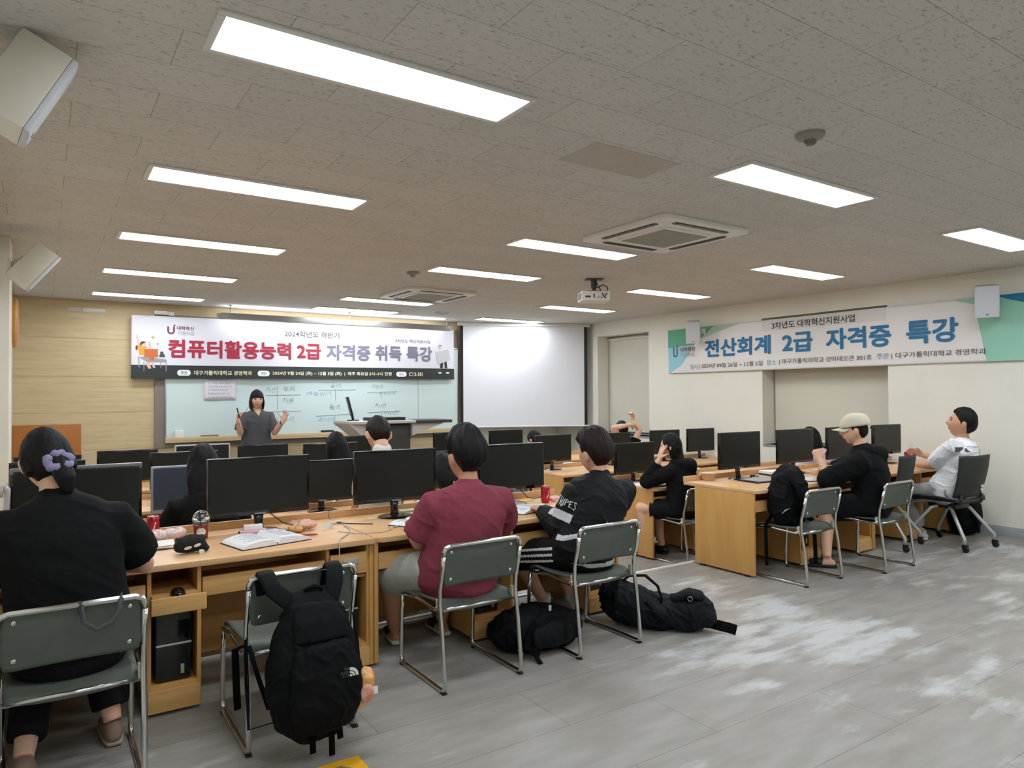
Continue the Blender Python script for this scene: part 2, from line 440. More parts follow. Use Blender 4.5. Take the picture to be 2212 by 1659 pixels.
dup(a1, (4.08, 8.0, CEIL), label='smaller-looking ceiling air conditioner above the whiteboard end of the room')

def detector(label, x, y, r, h, shape):
    t = thing('smoke_detector', label, 'smoke detector', (x, y, CEIL))
    m_d = mat('detector_grey', '8e8a82', 0.5)
    MB().lathe([(r, 0), (r, -.012), (r * .93, -.02), (r * .55, -h * .62)], n=28).build('housing', m_d, t, smooth=40)
    MB().lathe([(r * .42, -h * .6), (r * .42, -h * .78), (r * .3, -h)], n=20).build('sensor_head', mat('detector_dark', '6d6a63', 0.5), t, smooth=40)
detector('round smoke detector on ceiling above the right front light', 3.19, 2.06, .07, .055, 0)
detector('round smoke detector on ceiling beside the far air conditioner', 3.23, 6.67, .07, .055, 0)
t = thing('ceiling_speaker', 'flat round disc on ceiling near the projection screen', 'speaker', (5.19, 9.7, CEIL))
MB().lathe([(.11, 0), (.115, -.012), (.10, -.018)], n=28).build('rim', m_lampf, t, smooth=40)
MB().lathe([(.098, -.014), (.095, -.0195), (.02, -.021)], n=28).build('mesh_cover', mat('disc_grey', '9b9891', 0.6), t, smooth=40)
t = thing('ceiling_access_panel', 'plain square access panel set in ceiling left of air conditioner', 'access panel', (2.675, 2.89, CEIL))
MB().box((-.31, -.16, -.003), (.31, .16, .0)).build('panel', mat('access_panel_paint', 'b9b2a8', 0.9, var=.03, scale=20), t)

# projector hanging from a stem
t = thing('projector', 'white ceiling projector hanging from black bracket', 'projector', (5.15, 6.01, CEIL), R(-29))
MB().box((-.16, -.11, -.255), (.16, .15, -.145)).build('body', m_white, t, bevel=.012)
MB().box((-.1, -.07, -.006), (.1, .07, 0)).build('ceiling_plate', mat('dark_bracket', '3a3a3d', .5), t, bevel=.002)
MB().tube([(0, 0, 0), (0, 0, -.10)], .034, 14).box((-.07, -.05, -.145), (.07, .05, -.132)).tube([(0, 0, -.10), (0, 0, -.14)], .022, 10).build('stem', MATS['dark_bracket'], t, smooth=40)
vb = MB()
for k in range(9): vb.box((-.1615, -.09 + k * .022, -.235), (-.159, -.078 + k * .022, -.165))
vb.build('side_vent', mat('vent_grey', '8b8b8a', .6), t)
for q in (((-.12, -.112, -.222), (-.06, -.109, -.20)), ((-.03, -.112, -.225), (-.015, -.109, -.18))): MB().box(*q).build('port', MATS['dark_bracket'], t)
for k in range(5): MB().tube([(.02 + k * .022, -.108, -.222 + (k % 2) * .014), (.02 + k * .022, -.1125, -.222 + (k % 2) * .014)], .007, 8).build('port', MATS['dark_bracket'], t)
MB().tube([(.03, -.02, -.05), (.05, -.08, -.12), (.08, -.12, -.20), (.10, -.125, -.222), (.10, -.112, -.222)], .006, 8).build('cable', m_black, t, smooth='all')
MB().tube([(.03, 0, -.10), (.09, -.06, -.07), (.135, -.08, -.10), (.135, -.10, -.16), (.11, -.118, -.19), (.10, -.112, -.20)], .006, 8).build('cable', m_black, t, smooth='all')
MB().tube([(.10, .145, -.20), (.10, .165, -.20)], .032, 20).build('lens', mat('lens_glass', '0a0b10', .1), t, smooth=40)

# loudspeakers on the side walls
def wall_speaker(label, loc, rz, tilt, wall_dx, grp='white wall speakers'):
    t = thing('wall_speaker', label, 'speaker', loc, 0, grp)
    M = Matrix.Rotation(rz, 4, 'Z') @ Matrix.Rotation(tilt, 4, 'Y')       # cabinet front looks along +X
    MB().prism([(-.11, -.085), (.06, -.11), (.06, .11), (-.11, .085)], -.165, .165, M).build('cabinet', m_offw, t, bevel=.014)
    MB().prism([(.058, -.108), (.078, -.105), (.084, -.06), (.084, .06), (.078, .105), (.058, .108)], -.162, .162, M).build('grille', mat('speaker_mesh', 'c6c9cf', .7, bump=.3, bscale=300), t, bevel=.006)
    MB().box((.081, -.012, -.14), (.086, .012, -.125), M).build('badge', mat('badge_grey', '77787a', .4), t)
    w0 = V((wall_dx, 0, .0)); p = M @ V((-.1, 0, 0))
    MB().tube([w0, (w0 + p) / 2 + V((0, 0, .01)), p], .018, 10).cbox(w0, (.02, .08, .12)).build('wall_bracket', m_offw, t, smooth=40)
    MB().tube([w0 + V((0, .03, .05)), (w0 + p) / 2 + V((0, .04, -.04)), p + V((0, .03, .03))], .004, 6).build('cable', m_black, t, smooth='all')
wall_speaker('white tilted speaker at the left edge, near the largest ceiling light', (-.05, 3.05, 2.605), R(6), R(27), -.26)
wall_speaker('smaller-looking white tilted speaker on left wall beside the pillar', (-.055, 6.55, 2.505), R(6), R(37), -.16)
wall_speaker('white speaker over the green left end of the blue banner', (8.14, 7.22, 2.44), R(215), R(14), .23)
wall_speaker('white speaker over the right part of the blue banner', (8.15, 3.28, 2.455), R(205), R(12), .22)

# round wall clock seen edge-on, left of the front wall
t = thing('wall_clock', 'round wooden wall clock seen edge-on at far left', 'clock', (-.32, 9.0, 2.29), 0)
Mx = Matrix.Rotation(R(90), 4, 'Y')
MB().lathe([(.10, 0), (.10, .05)], n=24, M=Mx).build('back_box', m_black, t, smooth=40)
MB().lathe([(.20, .05), (.265, .055), (.265, .085), (.235, .105), (.215, .098), (.21, .085)], n=40, M=Mx).build('rim', wood('clock_wood', 'b98040', 'cf9a55', (4, 4, 4)), t, smooth=40)
MB().lathe([(.212, .07), (.212, .086)], n=40, M=Mx).build('dial', m_white, t)

# ---------------------------------------------------------------- front of the room
o = structure('trim_5', MB().box((1.295, YF - .03, .79), (6.115, YF, 2.66)), m_taupe)
t = thing('wooden_board', 'orange-brown wooden panel on front wall behind the woman in black', 'panel', (0.056, YF - .001, .35))
MB().box((-.37, -.02, 0), (.37, 0, .80)).build('board', wood('orange_veneer', 'a3621f', 'b5722c', (3, 3, 1)), t, bevel=.003)
wb = thing('whiteboard', 'long pale-green whiteboard with faint writing on the front wall', 'whiteboard', (1.44, YF - .03, .86))
WBW, WBH = 4.665, 1.45
MB().box((0, -.025, .03), (WBW, 0, WBH)).build('board_surface', mat('pale_green_board', 'cfe0df', .16, spec=.6), wb)
fr = MB().box((-.02, -.03, .03), (0, 0, WBH)).box((WBW, -.03, .03), (WBW + .02, 0, WBH)).box((-.02, -.03, WBH), (WBW + .02, 0, WBH + .03))
fr.build('frame', m_alu, wb, bevel=.003)
MB().box((3.895, -.027, .03), (3.903, -.024, WBH)).build('panel_joint', mat('joint_grey', '8f9c9c', .5), wb)
MB().box((-.02, -.10, 0), (WBW + .02, 0, .018)).box((-.02, -.10, .018), (WBW + .02, -.088, .075)).build('marker_tray', mat('beige_tray', 'cdb48b', .5), wb, bevel=.004)
ink = {'g': mat('faint_grey_ink', '8fa3a6', .6), 'b': mat('faint_blue_ink', '86a8c4', .6)}
def board_text(s, x, z, h, w, k, name='handwriting'):
    p, fs = text_mesh(s, 0.0)
    m = MB(); m.add([(x - 1.44 + a * w, -.0262, z - .86 + bb * h + .01 * math.sin(a * 9)) for a, bb in p], fs); m.build(name, ink[k], wb, fixn=False)
def board_line(pts, k='g', r=.004):
    m = MB(); m.tube([(a - 1.44, -.0262, c_ - .86) for a, c_ in pts], r, 6, flat=1.0); m.build('handwriting', ink[k], wb)
board_line([(2.97, 1.66), (2.975, 1.30)]); board_line([(2.80, 1.52), (3.33, 1.525)])
board_text('부채', 3.06, 1.57, .09, .17, 'g'); board_text('자본', 3.05, 1.39, .09, .17, 'g')
board_line([(2.75, 1.27), (3.33, 1.275)]); board_line([(2.98, 1.27), (2.985, 1.02)])
board_text('수익', 3.06, 1.10, .09, .16, 'g'); board_text('비용', 2.80, 1.14, .09, .14, 'g')
board_text('자산', 2.80, 1.56, .08, .15, 'g')
board_line([(3.60, 1.60), (4.22, 1.605)]); board_line([(3.88, 1.605), (3.885, 1.43)])
board_text('손익', 3.80, 1.63, .07, .17, 'g'); board_text('매출원가', 3.42, 1.51, .06, .40, 'b')
board_line([(3.56, 1.19), (4.20, 1.215)]); board_line([(3.87, 1.20), (3.875, 1.02)])
board_text('순이익', 3.60, 1.10, .06, .27, 'b'); board_text('용역', 3.78, 1.28, .08, .18, 'g')
board_line([(4.42, 1.56), (4.95, 1.575)]); board_line([(4.66, 1.57), (4.665, 1.46)])
board_text('자본금', 4.50, 1.62, .07, .2, 'g'); board_text('보통예금', 4.62, 1.52, .05, .3, 'b')
board_line([(4.42, 1.23), (5.0, 1.25)]); board_line([(4.67, 1.245), (4.675, 1.05)])
board_text('차변', 4.55, 1.30, .07, .2, 'g'); board_text('대변', 4.72, 1.19, .05, .25, 'g')
board_line([(2.46, 1.16), (2.53, 1.33), (2.60, 1.41)]); board_text('기초', 2.56, 1.44, .06, .12, 'b')
pp = thing('notice_sheet', 'large white printed sheet taped to the whiteboard left of the teacher', 'paper', (1.935, YF - .062, 1.45))
MB().grid(lambda u, v: (u * .43, -.006 * math.sin(v * 3) - .004 * math.sin(u * 6), v * .33), 10, 6).build('sheet', mat('white_paper', 'dcdbe2', .7), pp, smooth='all', solid=.002)
pt = MB()
lines = ['재무상태표 및 손익계산서 작성', '① 계정 과목 정리', '자산과 부채의 구분, 자본의 이해', '② 거래 종류 및 분개의 연습', '현금출납장 작성과 결산 정리', '③ 시험 접수 및 일정 안내']
for k, s in enumerate(lines):
    p, fs = text_mesh(s, 0.0)
    pt.add([(.05 + a * (.27 + .05 * ((k * 7) % 3) / 2), -.0125, .285 - k * .05 + bb * .026) for a, bb in p], fs)
pt.build('print', mat('grey_print', '84838c', .8), pp, fixn=False)
# things on the tray
tz = .86 + .018
def tray_item(name, label, cat, x, size, m, hz=0.0):
    o_ = MB().box((x - size[0] / 2, YF - .03 - .082, tz), (x + size[0] / 2, YF - .03 - .082 + size[1], tz + size[2])).build(name, m, bevel=.004); tag(o_, label, cat); return o_
tray_item('paper_box', 'small white card box standing at left end of the board tray', 'box', 1.60, (.11, .05, .15), m_white)
tray_item('pointer_stick', 'thin brown stick lying on board tray left of the teacher', 'stick', 2.0, (.24, .02, .075), mat('brown_wood', '7b5a3c', .6))
tray_item('board_eraser', 'black board eraser lying on tray right of the teacher', 'eraser', 3.74, (.20, .05, .088), m_black)

# board lamp hung on two rods, lights the wall and ceiling above the board
t = thing('board_light', 'long grey light bar hanging on rods above the banner and whiteboard', 'light fixture', (2.09, 10.46, 2.60))
MB().box((0, -.06, 0), (3.65, .05, .085)).build('housing', mat('grey_metal_bar', '9a9894', .45, metal=.3), t, bevel=.006)
MB().box((-.06, -.05, .01), (.0, .04, .075)).build('end_cap', MATS['grey_metal_bar'], t, bevel=.006)
MB().tube([(.10, .08, .07), (3.6, .08, .07)], .02, 10).build('lamp_tube', m_glow, t, smooth=40)
for x in (.12, 1.88, 3.6): MB().tube([(x, 0, .08), (x, 0, CEIL - 2.60)], .006, 8).tube([(x, 0, CEIL - 2.612), (x, 0, CEIL - 2.60)], .03, 12).build('rod', m_alu, t, smooth=40)

# projection screen hung across the corner
p0, p1 = V((6.14, 10.80, 0)), V((8.27, 9.86, 0))
sd = (p1 - p0); sw = sd.length; ang = math.atan2(sd.y, sd.x)
t = thing('projection_screen', 'white pull-down projection screen with black side borders, across the corner', 'screen', (p0.x, p0.y, .93), ang)
MB().box((.055, -.004, .02), (sw - .055, 0, 1.87)).build('screen_fabric', mat('matte_screen_white', 'e4e5ea', .8), t)
for a in (0.0, sw - .055): MB().box((a, -.0045, .02), (a + .055, .0005, 1.87)).build('black_border', m_black, t)
MB().tube([(-.03, 0, .012), (sw + .03, 0, .012)], .014, 10).build('bottom_bar', m_white, t, smooth=40)
MB().box((-.05, -.05, 1.81), (sw + .05, .06, 1.873)).build('roller_case', m_white, t, bevel=.01)

# lectern with two wings
t = thing('lectern', 'grey two-winged lectern with black front standing before the whiteboard', 'lectern', (4.0, 9.3, STEP))
MB().box((-.33, -.25, 0), (.335, .3, 1.25)).build('cabinet', mat('charcoal_laminate', '3b3a38', .5), t, bevel=.01)
MB().prism([(-.60, -.33), (-.36, -.38), (.36, -.38), (.42, .3), (-.60, .3)], 1.27, 1.31).build('worktop', mat('pale_grey_top', 'c9c6c0', .5), t, bevel=.01)
MB().add([(-.60, -.33, 1.27), (-.34, -.26, 1.27), (-.34, -.26, 1.06), (-.60, .28, 1.27), (-.34, .28, 1.27), (-.34, .28, 1.06)], [(0, 1, 2), (3, 5, 4), (0, 2, 5, 3), (1, 4, 5, 2), (0, 3, 4, 1)]).build('left_bracket', MATS['pale_grey_top'], t)
MB().prism([(.34, -.36), (.95, -.36), (.95, .2), (.34, .3)], 1.265, 1.305).build('side_wing', MATS['charcoal_laminate'], t, bevel=.006)
MB().add([(.34, -.30, 1.262), (.85, -.30, 1.262), (.34, -.30, 1.09), (.34, .25, 1.262), (.85, .15, 1.262), (.34, .25, 1.09)], [(0, 2, 1), (3, 4, 5), (1, 2, 5, 4), (0, 3, 5, 2), (0, 1, 4, 3)]).build('right_bracket', MATS['pale_grey_top'], t)
MB().lathe([(.02, 0), (.02, .01)], n=14, M=Matrix.Translation((-.24, -.252, 1.12)) @ Matrix.Rotation(R(90), 4, 'X')).build('lock', m_alu, t)
t = thing('desk_monitor', 'thin black monitor seen edge-on standing on the lectern', 'monitor', (3.58, 9.3, STEP + 1.31), R(72))
MB().box((-.22, -.015, .06), (.22, .015, .34), Matrix.Rotation(R(-14), 4, 'X')).build('display', m_black, t, bevel=.006)
MB().prism(rpoly(.2, .16, .03), 0, .012).tube([(0, .0, .01), (0, .02, .12)], .018, 10).build('stand', m_black, t, bevel=.002)
t = thing('laptop', 'flat black laptop lying closed on the lectern top', 'laptop', (3.98, 9.15, STEP + 1.31))
MB().prism(rpoly(.54, .26, .02), 0, .022).build('base', m_black, t, bevel=.004)
MB().prism(rpoly(.54, .26, .02), .024, .044).build('lid', mat('dark_gloss_lid', '1b1d24', .25), t, bevel=.004)
# ---------------------------------------------------------------- printed banners
def banner(name, label, cat, place, length, z0, z1, rip, base, parts, texts):
    """place(s, z, d) -> world point, d = distance in front of the cloth"""
    root = thing(name, label, cat, place(0, z0, 0))
    inv = V(root.location)
    P = lambda s, z, d: V(place(s, z, d + rip(s, z))) - inv
    g = MB(); g.grid(lambda u, v: P(u * length, z0 + v * (z1 - z0), 0), 220, 30)
    g.build('cloth', base, root, smooth='all', solid=.0015)
    k = 0
    for (nm, m, polys) in parts:
        b = MB()
        for poly in polys:
            # fan-split polygon, subdivided along s so it follows the cloth
            bm = bmesh.new(); vs_ = [bm.verts.new((q[0], q[1], 0)) for q in poly]; bm.faces.new(vs_)
            bmesh.ops.triangulate(bm, faces=bm.faces)
            for _ in range(7):
                es = [e for e in bm.edges if e.calc_length() > .07]
                if es: bmesh.ops.subdivide_edges(bm, edges=es, cuts=1); bmesh.ops.triangulate(bm, faces=bm.faces)
            bm.verts.ensure_lookup_table(); bm.verts.index_update()
            b.add([P(v.co.x, v.co.y, .0012 + .0003 * k) for v in bm.verts], [[v.index for v in f_.verts] for f_ in bm.faces]); bm.free()
        b.build(nm, m, root, fixn=False); k += 1
    for (nm, m, body, s0, s1, za, zb, bold) in texts:
        p, fs = text_mesh(body, bold)
        MB().add([P(s0 + a * (s1 - s0), za + c_ * (zb - za), .0066 + (.0001 * (i_ * 9 // len(p)) if bold > .02 else 0)) for i_, (a, c_) in enumerate(p)], fs).build(nm, m, root, fixn=False)
    return root

ell = lambda cx, cy, rx, ry, n=20: [(cx + rx * math.cos(2 * math.pi * i / n), cy + ry * math.sin(2 * math.pi * i / n)) for i in range(n)]
pill = lambda x0, x1, y0, y1: rpoly(x1 - x0, y1 - y0, (y1 - y0) / 2 - .001, 6, (x0 + x1) / 2, (y0 + y1) / 2)
dia = lambda x, y, r: [(x - r, y), (x - r * .25, y + r * .25), (x, y + r), (x + r * .25, y + r * .25), (x + r, y), (x + r * .25, y - r * .25), (x, y - r), (x - r * .25, y - r * .25)]
def ustroke(x0, x1, zt, zb, w):
    """the letter U as a chain of quads"""
    c_ = (x0 + x1) / 2; r = (x1 - x0) / 2; zc = zb + r
    pts = [(x0, x0 + w, zt, zt)] ; o_, i_ = [(x0, zt)], [(x0 + w, zt)]
    for k in range(13):
        a = math.pi + math.pi * k / 12
        o_.append((c_ + r * math.cos(a), zc + r * math.sin(a))); i_.append((c_ + (r - w) * math.cos(a), zc + (r - w) * math.sin(a)))
    o_.append((x1, zt)); i_.append((x1 - w, zt))
    return [[o_[k], o_[k + 1], i_[k + 1], i_[k]] for k in range(len(o_) - 1)]
bm_ = lambda n, c: mat(n, c, .6)
T1 = .006
def place1(s, z, d): return (1.0 + s, 10.795 - d, z + T1 * s)
rip1 = lambda s, z: .012 * math.sin(s * 2.1 + z * 2.5) + .006 * math.sin(s * 5.0 - z * 4)
crim, slate, dk, cream = bm_('print_crimson', 'a8263f'), bm_('print_slate', '77758a'), bm_('print_charcoal', '2b302f'), bm_('print_cream', 'efe9c8')
pale, grey6, skin_p, pk = bm_('print_white', 'f4f4f8'), bm_('print_grey', '6c6a72'), bm_('print_skin', 'd9b9a8'), bm_('print_black', '1e1f22')
banner('banner', 'white banner with large red and grey lettering hung above the whiteboard', 'banner', place1, 5.015, 1.755, 2.625, rip1, mat('banner_white', 'dcdbe3', .55), [
    ('bottom_band', dk, [[(0, 1.755), (5.015, 1.755), (5.015, 1.944), (0, 1.944)]]),
    ('emblem', bm_('print_plum', '7c4a5e'), ustroke(.442, .541, 2.485, 2.375, .026) + [ell(.534, 2.502, .014, .013, 12)]),
    ('pill_badge', pale, [pill(.571, .746, 1.797, 1.88)]), ('pill_badge', pale, [pill(1.663, 1.838, 1.795, 1.878)]), ('pill_badge', pale, [pill(3.911, 4.093, 1.80, 1.881)]),
    ('printed_desk', bm_('print_table', '9a9a9e'), [[(.083, 2.055), (.19, 2.063), (.438, 2.02), (.439, 1.981), (.2, 1.981)], [(.083, 2.05), (.1, 2.05), (.102, 1.908), (.094, 1.908)], [(.15, 1.99), (.163, 1.99), (.161, 1.854), (.153, 1.854)], [(.425, 1.99), (.438, 1.99), (.435, 1.854), (.427, 1.854)], [(.357, 1.99), (.37, 1.99), (.368, 1.905), (.361, 1.905)]]),
    ('printed_figure', bm_('print_yellow', 'dba42c'), [[(.078, 2.224), (.16, 2.216), (.205, 2.184), (.161, 2.166), (.161, 2.079), (.103, 2.077), (.088, 2.148)]]),
    ('printed_skin', skin_p, [ell(.151, 2.226, .030, .034), ell(.065, 2.343, .012, .016, 12), [(.058, 2.335), (.085, 2.222), (.107, 2.23), (.078, 2.335)], [(.204, 2.258), (.234, 2.262), (.249, 2.175), (.219, 2.168)], [(.171, 1.975), (.23, 1.978), (.245, 1.894), (.21, 1.893)], [(.245, 1.975), (.275, 1.968), (.299, 1.905), (.268, 1.905)]]),
    ('printed_hair', bm_('print_brown', '6b3b34'), [[(.105, 2.245), (.125, 2.268), (.155, 2.27), (.18, 2.255), (.16, 2.245), (.13, 2.225), (.115, 2.2)], ell(.066, 2.178, .014, .035, 14)]),
    ('printed_computer', bm_('print_orange', 'c96a35'), [[(.161, 2.166), (.328, 2.166), (.328, 2.05), (.161, 2.051)], [(.229, 2.108), (.279, 2.11), (.284, 2.01), (.215, 2.009)]]),
    ('printed_books', bm_('print_dark_green', '3b4540'), [[(.343, 2.055), (.418, 2.055), (.418, 2.08), (.343, 2.08)], [(.35, 2.083), (.41, 2.083), (.405, 2.105), (.355, 2.105)], ell(.375, 2.12, .022, .013, 12)]),
    ('sparkle', bm_('print_gold', 'b59a6c'), [dia(.263, 2.326, .03)]), ('sparkle', bm_('print_gold', 'b59a6c'), [dia(.325, 2.238, .022)]),
    ('printed_reader', pk, [[(4.74, 2.06), (4.795, 2.065), (4.783, 1.95), (4.731, 1.95)], [(4.815, 2.07), (4.862, 2.07), (4.877, 1.95), (4.825, 1.95)], ell(4.735, 2.335, .03, .018, 14)]),
    ('printed_reader_face', skin_p, [ell(4.733, 2.31, .026, .034, 16)]),
    ('printed_newspaper', bm_('print_paper', 'c3c3c6'), [[(4.636, 2.225), (4.902, 2.28), (4.941, 2.09), (4.682, 2.015)]]),
    ('printed_shoes', cream, [ell(4.728, 1.868, .036, .014, 14), ell(4.882, 1.869, .036, .014, 14)]),
], [
    ('lettering', bm_('print_maroon', '7a3040'), '대학혁신', .564, .784, 2.441, 2.495, .015), ('lettering', bm_('print_mist', 'a9a7ae'), '지원사업', .577, .785, 2.371, 2.425, .01),
    ('lettering', grey6, '2024학년도 하반기', 2.066, 2.928, 2.402, 2.50, .006),
    ('lettering', crim, '컴퓨터활용능력', .456, 2.163, 2.048, 2.312, .034), ('lettering', crim, '2급', 2.253, 2.636, 2.062, 2.305, .034),
    ('lettering', slate, '자격증', 2.722, 3.453, 2.052, 2.306, .034), ('lettering', slate, '취득', 3.533, 4.006, 2.055, 2.314, .034), ('lettering', slate, '특강', 4.091, 4.575, 2.058, 2.318, .034),
    ('lettering', grey6, '3차년도 혁신지원사업', 3.891, 4.541, 2.372, 2.43, .012),
    ('lettering', cream, '대구가톨릭대학교 경영학과', .788, 1.58, 1.808, 1.872, .018),
    ('lettering', cream, '2024년 9월 24일 (화) ~ 12월 3일 (화)  |  매주 화요일 5시~7시 진행', 1.88, 3.825, 1.806, 1.872, .018),
    ('lettering', cream, 'C13-301', 4.137, 4.395, 1.81, 1.874, .018),
    ('lettering', dk, '주관', .618, .70, 1.815, 1.862, .005), ('lettering', dk, '기간', 1.71, 1.792, 1.813, 1.86, .005), ('lettering', dk, '장소', 3.96, 4.044, 1.818, 1.864, .005),
])
tape_m = mat('clear_tape', 'e9e9e6', .12, alpha=.45)
for k, (x, z, w_, h_, a) in enumerate([(.27, 2.665, .14, .05, 8), (.44, 2.665, .26, .05, -3), (1.28, 2.675, .17, .05, 4), (1.46, 2.665, .07, .05, 0)]):
    o = MB().box((x, 10.884 if x < 1 else 10.79, z - h_ / 2), (x + w_, 10.8855 if x < 1 else 10.7915, z + h_ / 2)).build('tape_strip', tape_m)
    tag(o, ['clear shiny tape strip on the wood wall, far left of the banner', 'clear shiny tape strip touching the top left corner of the banner', 'clear shiny tape strip on the banner top edge', 'small clear tape piece on the banner top edge, left of the grey light bar'][k], 'tape')

def place2(s, z, d): return (8.366 - d, 7.945 - s, z)
rip2 = lambda s, z: .006 * math.sin(s * 1.7 + z * 3) + .003 * math.sin(s * 4.3)
teal, navy, mint = bm_('print_blue', '1f6a93'), bm_('print_black_text', '2c2a2e'), bm_('print_mint', '8fc4ae')
lb = bm_('print_light_blue', '7f9bb5')
banner('banner', 'white banner with blue lettering and green corners on the right wall', 'banner', place2, 4.985, 1.835, 2.53, rip2, mat('banner_white_right', 'dad7d4', .55), [
    ('green_corner', bm_('print_green', '57a080'), [[(0, 2.53), (.922, 2.53), (.535, 2.262), (0, 2.246)]]),
    ('grey_green_corner', bm_('print_grey_green', 'a9bfb0'), [[(.922, 2.53), (1.389, 2.53), (.655, 2.345)]]),
    ('light_blue_corner', bm_('print_aqua', '8fc3cf'), [[(0, 2.246), (.552, 2.255), (.30, 1.98), (.031, 1.835), (0, 1.835)]]),
    ('mint_corner', mint, [[(4.237, 2.53), (4.461, 2.457), (4.713, 2.348), (4.869, 2.269), (4.906, 2.186), (4.843, 2.111), (4.787, 2.016), (4.575, 1.835), (4.985, 1.835), (4.985, 2.435), (4.68, 2.53)]]),
    ('blue_corner', bm_('print_deep_blue', '17719a'), [[(4.66, 2.53), (4.985, 2.53), (4.985, 2.41), (4.80, 2.47)]]),
    ('glued_patch', bm_('print_patch', 'cfcbc9'), [[(1.767, 2.53), (3.514, 2.53), (3.514, 2.375), (1.767, 2.375)]]),
    ('emblem', bm_('print_indigo', '4b4a73'), ustroke(.11, .205, 2.255, 2.09, .026) + [ell(.205, 2.272, .014, .013, 12)]),
], [
    ('lettering', bm_('print_maroon', '7a3040'), '대학혁신', .263, .561, 2.168, 2.24, .015), ('lettering', bm_('print_mist', 'a9a7ae'), '지원사업', .271, .55, 2.084, 2.152, .01),
    ('lettering', teal, '전산회계', .755, 1.91, 2.056, 2.325, .034), ('lettering', teal, '2급', 2.088, 2.54, 2.06, 2.325, .034),
    ('lettering', teal, '자격증', 2.726, 3.565, 2.06, 2.332, .034), ('lettering', teal, '특강', 3.738, 4.302, 2.068, 2.345, .034),
    ('lettering', navy, '3차년도 대학혁신지원사업', 1.926, 3.121, 2.392, 2.489, .015),
    ('lettering', lb, '일시', .463, .608, 1.889, 1.966, .005), ('lettering', navy, '| 2024년 09월 26일 ~ 12월 5일', .642, 1.781, 1.886, 1.968, .0),
    ('lettering', lb, '장소', 1.844, 1.995, 1.898, 1.974, .005), ('lettering', navy, '| 대구가톨릭대학교 성마태오관 301호', 2.042, 3.326, 1.898, 1.977, .0),
    ('lettering', lb, '주관', 3.385, 3.535, 1.911, 1.982, .005), ('lettering', navy, '| 대구가톨릭대학교 경영학과', 3.566, 4.57, 1.905, 1.981, .0),
])
# ---------------------------------------------------------------- computer desks
ZD = .715
m_under = mat('dark_tray_void', '1d1813', .7)
def make_desk(label, x0, yf, z0, W, cabs, drawers, full=True, left_trim=0.0, group='two-seat beech computer desks'):
    t = thing('computer_desk', label, 'desk', (x0, yf, z0), 0, group)
    D, top = .62, ZD - .03
    tp = MB()
    tp.prism([(0 - left_trim, -.005), (.04 - left_trim, -.03), (W - .01, -.03), (W, -.03), (W, .75), (-left_trim, .75)], top, ZD)
    tp.build('desktop', m_desk, t, bevel=.006)
    MB().box((.0, .735, ZD), (W, .755, ZD + .045)).build('back_ledge', m_desk, t, bevel=.003)
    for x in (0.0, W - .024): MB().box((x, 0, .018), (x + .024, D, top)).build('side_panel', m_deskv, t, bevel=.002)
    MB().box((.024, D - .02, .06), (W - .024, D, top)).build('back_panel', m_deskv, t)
    if not full: return t
    ft = MB()
    for x in (0.0, W - .024):
        for y in (.06, D - .1): ft.box((x + .002, y, 0), (x + .022, y + .05, .02))
    for k, x in enumerate((0.0, W - .024)):
        for y in (.06, D - .1): MB().box((x + .002, y, 0), (x + .022, y + .05, .02)).build('foot', m_black, t, bevel=.004)
    # keyboard trays between the cabinets
    edges = [.024]
    for (a, b) in cabs: edges += [a, b]
    for i in range(0, len(edges), 2):
        a = edges[i]; b = edges[i + 1] if i + 1 < len(edges) else W - .024
        if b - a < .3: continue
        kt = MB().box((a + .012, .035, .545), (b - .012, .42, .56)).build('keyboard_tray', m_deskf, t)
        MB().box((a + .006, .012, .53), (b - .006, .034, .622)).build('tray_front', m_deskf, kt, bevel=.003)
    for (a, b), dr in zip(cabs, drawers):
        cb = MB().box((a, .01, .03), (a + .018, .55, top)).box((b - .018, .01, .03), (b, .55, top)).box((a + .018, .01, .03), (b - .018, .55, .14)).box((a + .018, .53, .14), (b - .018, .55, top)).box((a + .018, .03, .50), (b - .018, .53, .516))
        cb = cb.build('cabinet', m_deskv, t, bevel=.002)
        MB().box((a + .004, .0, .018), (b - .004, .018, .12)).build('plinth', m_deskf, cb, bevel=.003)
        if dr == 'drawer':
            d_ = MB().box((a + .02, -.004, .53), (b - .02, .016, .645)).box((a + .03, .016, .535), (b - .03, .4, .55)).build('drawer', m_deskf, t, bevel=.003)
            MB().prism(rpoly(.085, .034, .008), -.006, .006, Matrix.Translation(((a + b) / 2 + .01, -.006, .602)) @ Matrix.Rotation(R(90), 4, 'X')).build('handle', mat('silver_handle', 'b9b9b4', .35, metal=.4), d_, bevel=.003)
        elif dr == 'open':
            d_ = MB().box((a + .006, -.10, .50), (b + .006, -.08, .575)).box((a + .016, -.08, .555), (b - .02, .3, .568)).build('pull_out_shelf', m_deskf, t, bevel=.003)
    return t
CAB = [(.635, .935), (1.55, 1.80)]
W = 1.82
